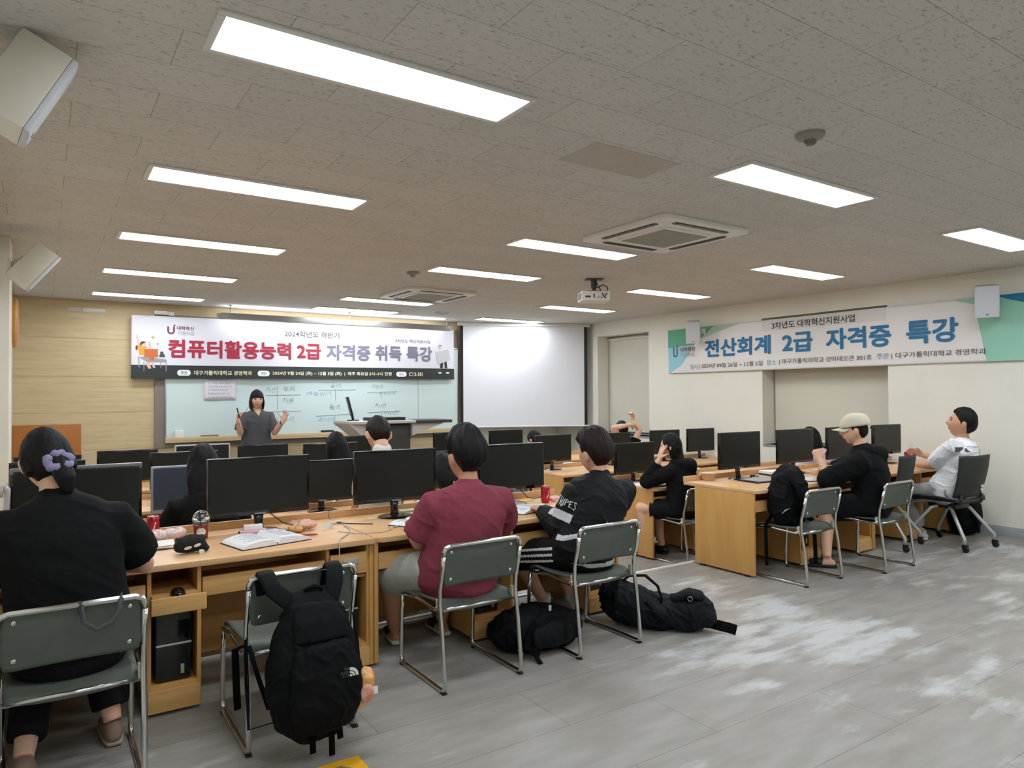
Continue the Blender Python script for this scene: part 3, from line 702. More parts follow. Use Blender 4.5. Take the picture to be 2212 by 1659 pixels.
# nearest row
make_desk('beech computer desk at far left of the nearest row, beside the woman in black', -.29, 3.67, 0, W, [(.70, .935), (1.555, 1.80)], ['open', 'drawer'])
make_desk('beech computer desk in the nearest row, behind the man in the maroon shirt', 1.535, 3.67, 0, W, CAB, [None, None])
make_desk('beech computer desk in nearest right row with full end panel on the aisle', 4.81, 3.65, 0, 1.79, [(.635, .935), (1.515, 1.76)], [None, None])
make_desk('beech computer desk in nearest right row, last one before the cream wall', 6.605, 3.65, 0, 1.745, [(.635, .935), (1.46, 1.71)], [None, None])
for (x, y, w_, lb) in [(-.29, 5.03, W, 'beech computer desk in second left row, mostly hidden behind the nearest monitors'), (1.535, 5.03, W, 'beech computer desk in second left row, behind the man in maroon'),
                       (5.05, 5.03, 1.66, 'beech computer desk in second right row whose end panel faces the aisle'), (6.715, 5.03, 1.66, 'beech computer desk in second right row next to the window wall'),
                       (-.20, 6.48, 1.73, 'beech computer desk in third left row, at the left wall'), (1.535, 6.48, W, 'beech computer desk in third left row, before the lectern'),
                       (5.05, 6.48, 1.66, 'beech computer desk in third right row with small visible end panel'), (6.715, 6.48, 1.66, 'beech computer desk in third right row by the windows'),
                       (-.29, 7.93, W, 'beech computer desk in the front left row near the orange board'), (1.535, 7.93, W, 'beech computer desk in the front left row before the teacher'),
                       (4.40, 7.93, 1.66, 'beech computer desk in the front right row before the screen'), (6.07, 7.93, 1.66, 'beech computer desk in the front right row nearest the far window')]:
    dk_ = make_desk(lb, x, y, STEP, w_, [(.6, .9)], [None], full=(x == 5.05))

# ---------------------------------------------------------------- monitors
m_scr = mat('dark_screen', '1e211f', .35, spec=.3)
m_gloss = mat('gloss_black', '0c0c0e', .12, spec=.6)
m_scr2 = mat('blue_sheen_screen', '3b4350', .2)  # blue sheen painted in as a paler base colour; this screen emits nothing
def make_monitor(label, loc, rz=0.0, low=0.0, scr=None, bez=None):
    t = thing('monitor', label, 'monitor', loc, rz, 'black flat monitors on the desks')
    w_, h0, h1 = .287, .10 - low, .435 - low
    MB().box((-w_, -.012, h0), (w_, .022, h1)).prism([(-.2, .022), (.2, .022), (.14, .05), (-.14, .05)], h0 + .05, h1 - .06).build('bezel', bez or m_gloss, t, bevel=.006)
    MB().box((-w_ + .014, -.0135, h0 + .024), (w_ - .014, -.011, h1 - .013)).build('screen', scr or m_scr, t)
    MB().box((-.032, -.0145, h0 + .004), (.032, -.0115, h0 + .013)).build('logo_strip', mat('silver_mark', '8e9090', .4, metal=.5), t)
    MB().loft([((0, .02, .008), .03, .022), ((0, .025, .05), .024, .018), ((0, .03, max(.06, .12 - low)), .032, .016)], n=14).build('neck', m_gloss, t, smooth=50)
    MB().lathe([(.0, 0), (.10, 0), (.104, .004), (.09, .011), (.03, .016)], n=32, M=Matrix.Scale(1.15, 4, (1, 0, 0))).build('base', m_gloss, t, smooth=50)
    return t
YM = 4.22
mon0 = make_monitor('wide black monitor at far left behind the head of the woman in black', (.156, YM, ZD))
mons = [(1.055, YM, ZD, 0, 'black monitor on nearest left desk, behind the open book and red drink'), (1.915, YM, ZD, 0, 'black monitor on the nearest desk left of the man in maroon'),
        (2.82, YM, ZD, 0, 'black monitor between the man in maroon and the man in striped jacket'), (5.37, YM, ZD, 0, 'black monitor on corner of nearest right desk, above the closed tablet'),
        (6.22, YM, ZD, 0, 'black monitor left of the hands of the man in the cap'), (7.05, YM, ZD, 0, 'black monitor half hidden by the face of the man in the cap'), (7.93, YM, ZD, 0, 'black monitor nearest the right wall, behind the man in the cap')]
r2 = STEP + ZD
mons += [(1.90, 5.62, r2, .02, 'black monitor in second left row, seen low between two nearer monitors'), (2.86, 5.62, r2, 0, 'black monitor in second left row, a strip left of the maroon man\'s head'),
         (5.36, 5.6, r2, .02, 'black monitor in second right row beside the long-haired woman in black'),
         (.02, 7.03, r2, .03, 'black monitor in third left row touching the left edge of the picture'), (1.09, 7.03, r2, 0, 'black monitor in third left row left of the long-haired woman'), (2.47, 7.03, r2, -.02, 'bluish-black monitor in third left row left of the long black hair'),
         (5.33, 7.03, r2, 0, 'black monitor on the small third-row desk beyond the striped jacket'), (6.36, 7.03, r2, .01, 'black monitor in third right row behind the striped jacket man\'s head'), (7.32, 7.03, r2, 0, 'black monitor in third right row below the cream pier'), (8.06, 7.03, r2, 0, 'black monitor in third right row nearest the wall, by the window sill'),
         (.05, 8.48, r2, .085, 'black monitor in front left row below the orange-brown board'), (.76, 8.48, r2, .06, 'black monitor in front left row right of the orange-brown board'), (2.16, 8.48, r2, .06, 'grey-black monitor in front left row below the teacher'),
         (3.20, 8.48, r2, 0, 'black monitor in front left row beside the black-haired woman in white'), (4.69, 8.48, r2, 0, 'black monitor in front row under the left end of the screen'), (5.58, 8.48, r2, 0, 'black monitor in front row under the middle of the screen')]
for (x, y, z, low, lb) in mons:
    if low: make_monitor(lb, (x, y, z), 0, low)
    else: dup(mon0, (x, y, z), label=lb)
MB().box((-.288, -.0135, .409), (.288, .023, .437)).build('top_strip', mat('satin_grey_strip', '74797a', .3, metal=.4), mon0, bevel=.004, label='grey strip along the top edge')
make_monitor('bluish-grey monitor left of the long-haired woman in the second row', (.935, 5.62, r2), 0, .0, scr=m_scr2, bez=mat('silver_bezel', '8d949c', .35, metal=.3))
make_monitor('silver-rimmed monitor in front left row behind the long-haired woman', (1.50, 8.48, r2), 0, .03, bez=mat('pale_silver_bezel', 'b5b7b8', .35, metal=.3))

# ---------------------------------------------------------------- PC towers in the cabinets
def make_pc(label, loc):
    t = thing('computer_tower', label, 'computer', loc, 0, 'black computer towers in desk cabinets')
    w_ = .078
    MB().box((-w_, .0, 0), (w_, .38, .36)).build('case', m_black, t, bevel=.006)
    MB().box((-w_ + .003, -.014, .004), (w_ - .003, .0, .356)).build('front_panel', m_gloss, t, bevel=.005)
    MB().box((-w_ + .001, -.018, .172), (w_ - .001, -.012, .182)).build('chrome_strip', m_chrome, t)
    MB().box((-w_ + .012, -.017, .285), (w_ - .012, -.013, .325)).build('disc_tray', mat('dark_grey_tray', '2d3034', .3), t, bevel=.002)
    s_ = MB().box((.030, -.0165, .03), (.046, -.0138, .075)).build('sticker', mat('sticker_silver', 'a5a8a5', .4), t)
    MB().box((.031, -.0175, .031), (.045, -.016, .055)).build('sticker_band', mat('sticker_green', '7fae45', .5), s_)
    return t
pc = make_pc('black computer tower in the open cabinet left of the backpack chair', (.528, 3.72, .142))
for (x, y, lb) in [(1.39, 3.76, 'black computer tower in cabinet under the drawer behind the backpack'), (2.32, 3.76, 'black computer tower in cabinet behind the maroon man\'s chair'), (3.21, 3.76, 'black computer tower in cabinet behind the striped jacket man\'s chair'),
                   (5.60, 3.74, 'black computer tower in cabinet behind the chair with the backpack on its seat'), (7.39, 3.74, 'black computer tower in cabinet beside the man in white')]:
    dup(pc, (x, y, .142), label=lb)

# ---------------------------------------------------------------- stacking chairs
m_shell = mat('grey_green_plastic', '4d534c', .48, var=.05, scale=30, bump=.08, bscale=400)
m_clip = mat('beige_clip', 'b9b29c', .5)
def make_chair(label, loc, rz=0.0):
    """origin on the floor below the middle of the rear rails' ends; the sitter looks along +Y"""
    t = thing('stacking_chair', label, 'chair', loc, rz, 'grey stacking chairs with chrome frames')
    hw, r = .232, .0115
    path = []
    def leg(s):
        x = s * hw
        p = [(x, .50 - .012, .40), (x, .505, .30), (x, .515, .06), (x, .512, .025), (x, .49, .0115), (x, .03, .0115), (x, .008, .02), (x, .0, .05), (x, .03, .30), (x, .055, .44), (x, .05, .52), (x, .022, .62)]
        return p
    for s in (-1, 1): MB().tube(leg(s) + [(s * hw, .008, .69)], r, 10).build('side_frame', m_chrome, t, smooth='all')
    tp = [(-hw, .008, .69), (-hw, .004, .712), (-hw + .010, .002, .731), (-hw + .035, .0, .741), (hw - .035, .0, .741), (hw - .010, .002, .731), (hw, .004, .712), (hw, .008, .69)]
    MB().tube(tp, r, 10).build('top_rail', m_chrome, t, smooth='all')
    for y in (.49, .07): MB().tube([(-hw, y, .40), (hw, y, .40)], .009, 8).build('cross_rail', m_chrome, t, smooth='all')
    for s in (-1, 1): MB().tube([(s * (hw + .004), .49, .402), (s * (hw + .004), .30, .418), (s * (hw + .002), .10, .405), (s * hw, .052, .43)], .0095, 8).build('seat_rail', m_chrome, t, smooth='all')
    # backrest: curved plastic shell
    def back(u, v):
        x = (u - .5) * (2 * hw - .016); z = .528 + v * .209
        e = max(0, abs(x) - (hw - .045)) ; k = 0.045
        # rounded corners by squeezing the outline
        zt = .6325; hz = .1045; dz = abs(z - zt) - (hz - .045)
        if e > 0 and dz > 0:
            q = math.hypot(e, dz); 
            if q > 1e-6 and max(e, dz) > 0:
                f_ = max(e, dz) / q; x = math.copysign((hw - .045) + e * f_, x) - 0; z = zt + math.copysign((hz - .045) + dz * f_, z - zt)
        y = .016 + .028 * max(0, 1 - ((z - .528) / .21)) ** 1.5 * .6 + .02 * (1 - (x / hw) ** 2)
        return (x, y, z)
    o = MB().grid(back, 22, 14).build('backrest', m_shell, t, smooth='all', solid=.010)
    for sx in (-1, 1):
        for z in (.565, .703):
            x = sx * (hw - .05); y = back(.5 + x / (2 * hw - .016), (z - .528) / .209)[1]
            MB().sphere((x, y - .007, z), (.009, .004, .009), 12, 8).build('screw', m_chrome, t, smooth='all')
    def seat(u, v):
        x = (u - .5) * 2 * (hw - .004) * (1 - .06 * (1 - v)); y = .065 + v * .44
        z = .428 + .018 * abs(2 * u - 1) ** 2.5 - .012 * math.sin(math.pi * v)
        if v > .86: z -= (v - .86) ** 2 * 1.6
        if v < .14: z -= (.14 - v) ** 2 * 2.2
        return (x, y, z)
    MB().grid(seat, 18, 18).build('seat', m_shell, t, smooth='all', solid=.012)
    for s in (-1, 1):
        MB().box((s * hw - .012 - .006 * s, .058, .405), (s * hw + .006 - .006 * s, .085, .462)).build('clip', m_clip, t, bevel=.003)
    for s in (-1, 1):
        for y in (.01, .49): MB().box((s * hw - .013, y - .012, 0), (s * hw + .013, y + .02, .009)).build('floor_glide', m_black, t, bevel=.002)
    return t
ch = make_chair('grey chair nearest the viewer at bottom left, under the woman in black', (.10, 3.03, 0))
ch_list = [(.952, 3.05, 0, 'grey chair with the black backpack hung over its back'), (1.912, 3.12, 0, 'grey chair under the man in the maroon shirt'), (2.772, 3.10, 0, 'grey chair under the man in the striped black jacket'),
           (5.155, 3.245, 0, 'grey chair with a black backpack sitting on its seat'), (6.065, 3.125, 0, 'grey chair under the man in the cream cap'), (5.34, 4.62, STEP, 'grey chair under the long-haired woman in black, right block second row'),
           (.90, 4.52, STEP, 'grey chair under the long-haired woman behind the left monitors'), (2.0, 4.50, STEP, 'grey chair under the man in the white collared shirt'), (2.75, 4.50, STEP, 'grey chair under the dark-haired person behind the maroon man'),
           (2.32, 5.92, STEP, 'grey chair under the black-haired woman in white'), (7.46, 4.52, STEP, 'grey chair under the person behind the second right monitor'), (5.95, 7.35, STEP, 'grey chair under the person with raised arms'), (5.0, 7.35, STEP, 'grey chair under the person bowed behind the third-row monitor')]
for (x, y, z, lb) in ch_list: dup(ch, (x, y, z), label=lb)
# cloth loop over the nearest chair's back
t = MB().tube([(-.02, .02, .70), (-.022, -.008, .752), (-.02, -.022, .735), (-.012, -.026, .68), (.03, -.028, .645), (.08, -.026, .665), (.105, -.026, .71), (.11, -.02, .745), (.11, .0, .757), (.108, .02, .72)], .009, 8, flat=.35).build('bag_strap', mat('grey_strap', '454a47', .8), None, smooth='all', loc=(.14, 3.03, 0))
tag(t, 'grey strap loop hanging over the back of the nearest chair', 'strap')

# ---------------------------------------------------------------- swivel chairs with castors
m_silver = mat('silver_leg_paint', 'b6b7b6', .35, metal=.35)
m_mesh = mat('dark_chair_mesh', '2a2c2b', .6, bump=.2, bscale=500)
def make_caster_chair(label, loc, rz):
    t = thing('rolling_chair', label, 'chair', loc, rz, 'black rolling chairs with silver legs')
    def back(u, v):
        x = (u - .5) * (.44 + .05 * v); z = .50 + .40 * v
        y = -.20 - .07 * v - .05 * math.sin(v * 2.6) * .4 + .045 * (2 * u - 1) ** 2
        return (x, y, z)
    MB().grid(back, 14, 14).build('backrest', m_mesh, t, smooth='all', solid=.022)
    def seat(u, v): return ((u - .5) * .47, -.20 + v * .44, .455 + .02 * abs(2 * u - 1) ** 2 - .03 * max(0, v - .75) ** 2 * 10)
    MB().grid(seat, 14, 12).build('seat', m_black, t, smooth='all', solid=.045)
    MB().box((-.12, -.12, .37), (.12, .16, .43)).build('under_frame', m_black, t, bevel=.02)
    for s in (-1, 1): MB().tube([(s * .16, -.10, .42), (s * .17, -.195, .44), (s * .17, -.205, .52)], .014, 8).build('back_support', m_black, t, smooth='all')
    for sx in (-1, 1):
        for sy in (-1, 1):
            e = (sx * .25, sy * .27)
            lg = MB().tube([(sx * .08, sy * .03, .40), (sx * .15, sy * .10, .37), (e[0] * .93, e[1] * .9, .16), (e[0], e[1], .125), (e[0], e[1], .07)], .0165, 10).build('leg', m_silver, t, smooth='all')
            MB().lathe([(.0, -.013), (.026, -.013), (.03, -.008), (.03, .008), (.026, .013), (0, .013)], n=20, M=Matrix.Translation((e[0], e[1] - .012, .03)) @ Matrix.Rotation(R(90), 4, 'Y')).box((e[0] - .02, e[1] - .03, .035), (e[0] + .02, e[1] + .016, .072)).build('castor', m_black, lg, bevel=.002)
    return t
rc = make_caster_chair('black rolling chair under the man in the white shirt, near the right wall', (7.48, 3.36, 0), R(-6))
MB().box((.10, -.244, .585), (.135, -.236, .612)).build('sticker', mat('white_sticker', 'cfd2cf', .5), rc)
MB().box((.10, -.240, .552), (.135, -.232, .578)).build('sticker', MATS['white_sticker'], rc)
dup(rc, (6.955, 3.76, 0), R(12), label='empty black rolling chair between the man in the cap and the man in white')
# ---------------------------------------------------------------- people
def skin_mat(n, c): return mat(n, c, .5, var=.03, scale=12, bump=.04, bscale=150)
sk_light, sk_tan, sk_mid = skin_mat('skin_light', 'dcae92'), skin_mat('skin_tan', 'c08f70'), skin_mat('skin_mid', 'd0a084')
def hair_mat(n, c, c2): return mat(n, c, .55, spec=.22, color2=c2, scale=6, stretch=(6, 6, .8), bump=.35, bscale=40)
h_black, h_brown, h_dark = hair_mat('hair_black', '070607', '100f11'), hair_mat('hair_dark_brown', '120b0a', '231613'), hair_mat('hair_soft_black', '0b090a', '181315')
def cloth(n, c, **k): return mat(n, c, k.pop('rough', .85), spec=.2, var=.05, scale=14, bump=.15, bscale=420, **k)
def smoothstep(a, b, x):
    t = max(0.0, min(1.0, (x - a) / (b - a))); return t * t * (3 - 2 * t)

def head_pt(d):
    """skull and face surface in head space (y forward, z up, unit direction in)"""
    x, y, z = d
    w, dp, hgt = .077, .097, .118
    lo = max(0.0, -z)
    sx = 1 - .26 * lo ** 1.6
    p = V((x * w * sx, y * dp, z * hgt))
    if y < 0: p.y *= 1 - .35 * smoothstep(.15, .9, lo)
    else: p.y *= 1 - .10 * smoothstep(.5, 1.0, lo); p.y = min(p.y, .090 + .006 * (1 - abs(x)))
    if z > 0: p.z *= 1 + .05 * (y < 0) * (-y)
    if y > .25:
        g = lambda cx, cz, sx_, sz: math.exp(-((p.x - cx) / sx_) ** 2 - ((p.z - cz) / sz) ** 2)
        p.y += .024 * g(0, -.022, .011, .017) + .012 * g(0, .003, .008, .022)
        for s in (-1, 1): p.y -= .010 * g(s * .031, .012, .017, .011); p.y += .004 * g(s * .037, -.022, .02, .018)
        p.y += .005 * g(0, .033, .05, .008) + .006 * g(0, -.060, .020, .009) + .013 * g(0, -.100, .022, .018) - .004 * g(0, -.078, .02, .006)
    return p
def sph_dirs(nu, nv):
    for i in range(nv + 1):
        a = math.pi * i / nv
        for j in range(nu):
            w = 2 * math.pi * j / nu
            yield V((math.sin(a) * math.sin(w), math.sin(a) * math.cos(w), math.cos(a)))
def sph_faces(nu, nv): return [(i * nu + j, i * nu + (j + 1) % nu, (i + 1) * nu + (j + 1) % nu, (i + 1) * nu + j) for i in range(nv) for j in range(nu)]
def add_head(mb, M):
    mb.add([M @ head_pt(d) for d in sph_dirs(56, 40)], sph_faces(56, 40))
    for s in (-1, 1):
        E = M @ Matrix.Translation((s * .080, -.010, -.010)) @ Matrix.Rotation(s * R(-22), 4, 'Z') @ Matrix.Rotation(R(-8), 4, 'X')
        mb.loft([((0, 0, -.030), .008, .008), ((s * .003, -.002, -.02), .010, .012), ((s * .006, -.003, 0), .010, .019), ((s * .007, -.004, .018), .009, .020), ((s * .004, -.004, .031), .006, .012)], n=14, M=E)
def hairline(az, kind):
    a = abs(math.degrees(az))
    tabs = {'short': [(0, 40), (35, 38), (62, 22), (80, 2), (92, -12), (104, -4), (118, -22), (140, -38), (180, -42)],
            'fringe': [(0, 16), (30, 14), (55, 8), (75, -12), (95, -30), (120, -45), (180, -55)],
            'parted': [(0, 46), (30, 38), (58, 14), (80, -10), (100, -25), (120, -40), (180, -52)]}
    t = tabs[kind]
    for (a0, e0), (a1, e1) in zip(t[:-1], t[1:]):
        if a <= a1: return e0 + (e1 - e0) * (a - a0) / (a1 - a0)
    return t[-1][1]
def add_hair(mb, M, kind='short', thick=.016, top=1.0, seed=0.0, crop=0.0):
    nu, nv = 96, 64
    out = []
    for d in sph_dirs(nu, nv):
        el = math.degrees(math.asin(max(-1, min(1, d.z)))); az = math.atan2(d.x, d.y)
        m = smoothstep(-3, 3, el - hairline(az, kind) + 5 * noise.noise(V((az * 3 + seed, el * .05, seed))))
        p = head_pt(d)
        lump = .5 + .6 * noise.noise(V((math.sin(az) * 5 + seed, math.cos(az) * 5, el * .02))) + .35 * noise.noise(V((math.sin(az) * 16, math.cos(az) * 16, el * .03 + seed)))
        h = thick * (.7 + .5 * max(0, d.z) * top) * (.8 + .4 * lump)
        if kind == 'short' and abs(az) > R(55): h *= .22 + .78 * smoothstep(0, 42, el - hairline(az, kind))
        out.append(M @ (p + p.normalized() * (h * m - .014 * (1 - m))))
    mb.add(out, sph_faces(nu, nv))

def hand(mb, W_, d, n, side, curl=(25, 30, 20), sc=1.05, spread=.0, thumb=25, thumb_out=.7):
    d = V(d).normalized(); n = V(n); n = (n - d * n.dot(d)).normalized(); l = d.cross(n) * side
    W_ = V(W_); K = W_ + d * .088 * sc
    mb.loft([(W_ - d * .03 * sc, .027 * sc, .021 * sc, l), (W_, .027 * sc, .020 * sc, l), (W_ + d * .03 * sc, .036 * sc, .018 * sc, l), (W_ + d * .065 * sc, .042 * sc, .016 * sc, l), (K, .041 * sc, .013 * sc, l)], n=16)
    for i, (L_, r) in enumerate(zip((.070, .079, .073, .058), (.0092, .0095, .009, .008))):
        p = K + l * (.031 - i * .0208) * sc - d * .006 * (i == 3 or i == 0)
        dd = (d + l * spread * (1.5 - i) * .25).normalized(); pts = [p - d * .015 * sc]; a = 0
        for fr, c_ in zip((.46, .30, .24), curl):
            a += R(c_); p = p + (dd * math.cos(a) + n * math.sin(a)) * L_ * fr * sc; pts.append(p)
        mb.tube(pts, [r * sc, r * sc, r * .95 * sc, r * .8 * sc], 10); mb.sphere(pts[-1], r * .82 * sc, 10, 8)
    p = W_ + d * .022 * sc + l * .022 * sc
    td = (d * .62 + l * thumb_out + n * .35).normalized(); td2 = (td + d * .25 + n * math.sin(R(thumb))).normalized()
    q = p + td * .047 * sc; e = q + td2 * .033 * sc
    mb.tube([p, q, e], [.0125 * sc, .0105 * sc, .0088 * sc], 10); mb.sphere(e, .009 * sc, 10, 8)

def person(label, loc, yaw, N, head, arms, legs, skin, kw=1.0, kd=1.0, hs=1.06, ph=.55, bulge=.03, vox=.0065, group=None, legs_on=True):
    """world coordinates; yaw turns the hips, N = base of neck, head = (yaw, pitch, roll) degrees; arms/legs = {side: {...}}"""
    root = thing('person', label, 'person', loc, 0, group)
    o = V(loc); lat = V((math.cos(R(yaw)), math.sin(R(yaw)), 0)); fw = V((-lat.y, lat.x, 0))
    Pv = V((0, 0, ph)) if len(loc) == 3 else None; Nv = V(N) - o
    B = lambda t: Pv + (Nv - Pv) * t - fw * bulge * 4 * t * (1 - t) * (1 if 0 <= t <= 1 else 0)
    secs = [(-.17, .15, .115), (0, .172, .128), (.22, .152, .112), (.45, .150, .112), (.65, .166, .118), (.82, .160, .098), (.90, .120, .078), (.96, .085, .066), (1.03, .058, .058)]
    st = dict(root=root, o=o, lat=lat, fw=fw, B=B, kw=kw, kd=kd, arms={}, legs={}, N=Nv)
    mb = MB()
    mb.loft([(B(t), rx * (kw if t < .95 else 1 + (kw - 1) * .35), ry * (kd if t < .95 else 1 + (kd - 1) * .35), lat) for t, rx, ry in secs], n=28)
    hy, hp, hr = [R(a) for a in head]
    Rm = Matrix.Rotation(hy, 4, 'Z') @ Matrix.Rotation(hp, 4, 'X') @ Matrix.Rotation(hr, 4, 'Y')
    Hc = Nv + (Matrix.Rotation(hy, 4, 'Z') @ V((0, .030, 0))) + (Rm @ V((0, .006, .136))) * hs
    M = Matrix.Translation(Hc) @ Rm @ Matrix.Scale(hs, 4)
    st['M'] = M; st['Hc'] = Hc
    mb.loft([(Nv - V((0, 0, .03)), .062 * (1 + (kw - 1) * .5), .062, lat), (Nv + V((0, 0, .04)), .054, .056, lat), (Hc - (Rm @ V((0, .012, .06))) * hs, .054, .058, lat)], n=20)
    add_head(mb, M)
    for s, a in arms.items():
        sg = 1 if s == 'R' else -1
        S = B(.86) + lat * sg * .165 * kw + V((0, 0, -.038 - .05 * (kw - 1)))
        if 'sh' in a: S = V(a['sh']) - o
        E_, W_ = V(a['e']) - o, V(a['w']) - o
        k = a.get('k', 1 + (kw - 1) * .6)
        mb.tube([B(.78) + lat * sg * .09 * kw, S, S * .6 + E_ * .4, S * .12 + E_ * .88, E_], [.066 * k, .058 * k, .047 * k, .042 * k, .040 * k], 16)
        mb.sphere(E_, .040 * k, 16, 10)
        mb.tube([E_, E_ * .72 + W_ * .28, E_ * .3 + W_ * .7, W_], [.039 * k, .042 * k, .033 * k, .027], 16)
        hd = a.get('d', tuple((W_ - E_).normalized()))
        hand(mb, W_, hd, a.get('n', (0, 0, -1)), sg, a.get('curl', (25, 30, 20)), spread=a.get('spread', .0), thumb=a.get('thumb', 25), thumb_out=a.get('tout', .7))
        st['arms'][s] = (S, E_, W_)
    for s, a in legs.items():
        sg = 1 if s == 'R' else -1
        H_ = B(0) + lat * sg * .088 * kw + V((0, 0, -.02)); K_, A_ = V(a['k']) - o, V(a['a']) - o
        q = 1 + (kw - 1) * .7
        mb.tube([H_ - (K_ - H_) * .1, H_, H_ * .5 + K_ * .5, K_], [.08 * q, .088 * q, .076 * q, .058 * q], 18); mb.sphere(K_, .058 * q, 16, 10)
        back = (H_ - K_).normalized() * .012
        mb.tube([K_, K_ * .7 + A_ * .3 + back, K_ * .3 + A_ * .7, A_], [.054 * q, .057 * q, .042 * q, .036], 18)
        td = V(a.get('t', tuple(fw))).normalized(); sd = V((td.y, -td.x, 0)); A0 = V((A_.x, A_.y, A_.z))
        mb.loft([(A0 - td * .055 + V((0, 0, -.045)), .026, .026, sd), (A0 - td * .03 + V((0, 0, -.04)), .034, .036, sd), (A0 + td * .05 + V((0, 0, -.048)), .038, .028, sd), (A0 + td * .12 + V((0, 0, -.058)), .042, .018, sd), (A0 + td * .165 + V((0, 0, -.062)), .034, .013, sd)], n=16)
        st['legs'][s] = (H_, K_, A_, td, sd)
    link('body', remesh(mb, vox, 5, .5), skin, root)
    return st
def top_garment(st, name, m, t0=-.12, t1=.965, ease=.016, sleeve=.55, sl_r=(.078, .072), amp=.005, freq=(7, 7, 11), hem=0.0, collar=0, vox=.009, neck_r=.072, hood=False, open_v=False, label=None):
    B, kw, kd, lat, fw = st['B'], st['kw'], st['kd'], st['lat'], st['fw']
    prof = [(-.25, .165, .125), (-.12, .172, .130), (0, .174, .130), (.22, .162, .122), (.45, .158, .120), (.65, .168, .122), (.80, .165, .106), (.88, .142, .092), (.94, .105, .080), (t1 + .045, neck_r, neck_r)]
    mb = MB(); ss = []
    for t, rx, ry in prof:
        if t < t0 - .01: continue
        e = ease + (hem if t < .1 else 0)
        kk = kw if t < .95 else 1 + (kw - 1) * .35
        ss.append((B(t), rx * kk + e * (t < .95), ry * (kd if t < .95 else 1) + e * (t < .95), lat))
    mb.loft(ss, n=30)
    for s, (S, E_, W_) in st['arms'].items():
        sg = 1 if s == 'R' else -1; k = 1 + (kw - 1) * .6
        r0, r1 = sl_r[0] * k, sl_r[1] * k
        a0 = B(.76) + lat * sg * .08 * kw
        if sleeve <= 1: mb.tube([a0, S, S + (E_ - S) * sleeve * .5, S + (E_ - S) * sleeve], [r0 * 1.02, r0, (r0 + r1) / 2, r1], 18)
        else:
            f_ = sleeve - 1
            mb.tube([a0, S, (S + E_) / 2, S * .1 + E_ * .9], [r0 * 1.02, r0, (r0 + r1) / 2, r1 * .98], 18); mb.sphere(E_, r1 * .98, 16, 12)
            mb.tube([E_, E_ + (W_ - E_) * f_ * .5, E_ + (W_ - E_) * f_], [r1 * .95, r1 * .85, r1 * .66], 18)
    if collar:
        c0 = B(t1) ; mb.loft([(c0 - V((0, 0, .03)), neck_r * 1.0, neck_r * 1.0, lat), (c0 + V((0, 0, collar)) + fw * .01, neck_r * .92, neck_r * .92, lat)], n=24)
    if hood:
        c0 = B(.90) - fw * .075; mb.loft([(c0 + lat * .12 + fw * .07 + V((0, 0, .035)), .03, .03, fw), (c0 + lat * .11 + V((0, 0, .03)), .04, .045, fw), (c0 + lat * .06 - fw * .045 + V((0, 0, .01)), .05, .06, fw), (c0 - fw * .075 - V((0, 0, .015)), .055, .075, fw), (c0 - lat * .06 - fw * .045 + V((0, 0, .01)), .05, .06, fw), (c0 - lat * .11 + V((0, 0, .03)), .04, .045, fw), (c0 - lat * .12 + fw * .07 + V((0, 0, .035)), .03, .03, fw)], n=18)
    g = link(name, remesh(mb, vox, 4, .5, fold(amp, freq, kw * 10 + st['o'].x)), m, st['root'], label=label)
    return g
def leg_garment(st, name, m, upto=1.0, r=(.108, .098, .085), amp=.004, vox=.010, waist=True, label=None):
    B, kw, kd, lat = st['B'], st['kw'], st['kd'], st['lat']
    mb = MB()
    if waist: mb.loft([(B(-.2), .150 * kw + .012, .118 * kd + .012, lat), (B(-.02), .172 * kw + .010, .126 * kd + .010, lat), (B(.14), .155 * kw + .008, .114 * kd + .008, lat)], n=26)
    q = 1 + (kw - 1) * .7
    for s, (H_, K_, A_, td, sd) in st['legs'].items():
        if upto <= 1: mb.tube([H_ - (K_ - H_) * .12, H_, H_ + (K_ - H_) * upto * .6, H_ + (K_ - H_) * upto], [r[0] * q * .95, r[0] * q, r[1] * q, r[2] * q * 1.05], 20)
        else:
            f_ = upto - 1
            mb.tube([H_ - (K_ - H_) * .12, H_, (H_ + K_) / 2, K_], [r[0] * q * .95, r[0] * q * .96, r[1] * q * .92, r[2] * q * .9], 20); mb.sphere(K_, r[2] * q * .92, 18, 12)
            mb.tube([K_, K_ + (A_ - K_) * f_ * .5, K_ + (A_ - K_) * f_], [r[2] * q * .9, r[2] * q * .85, r[2] * q * .80], 20)
    return link(name, remesh(mb, vox, 4, .5, fold(amp, (9, 9, 9), st['o'].y)), m, st['root'], label=label)
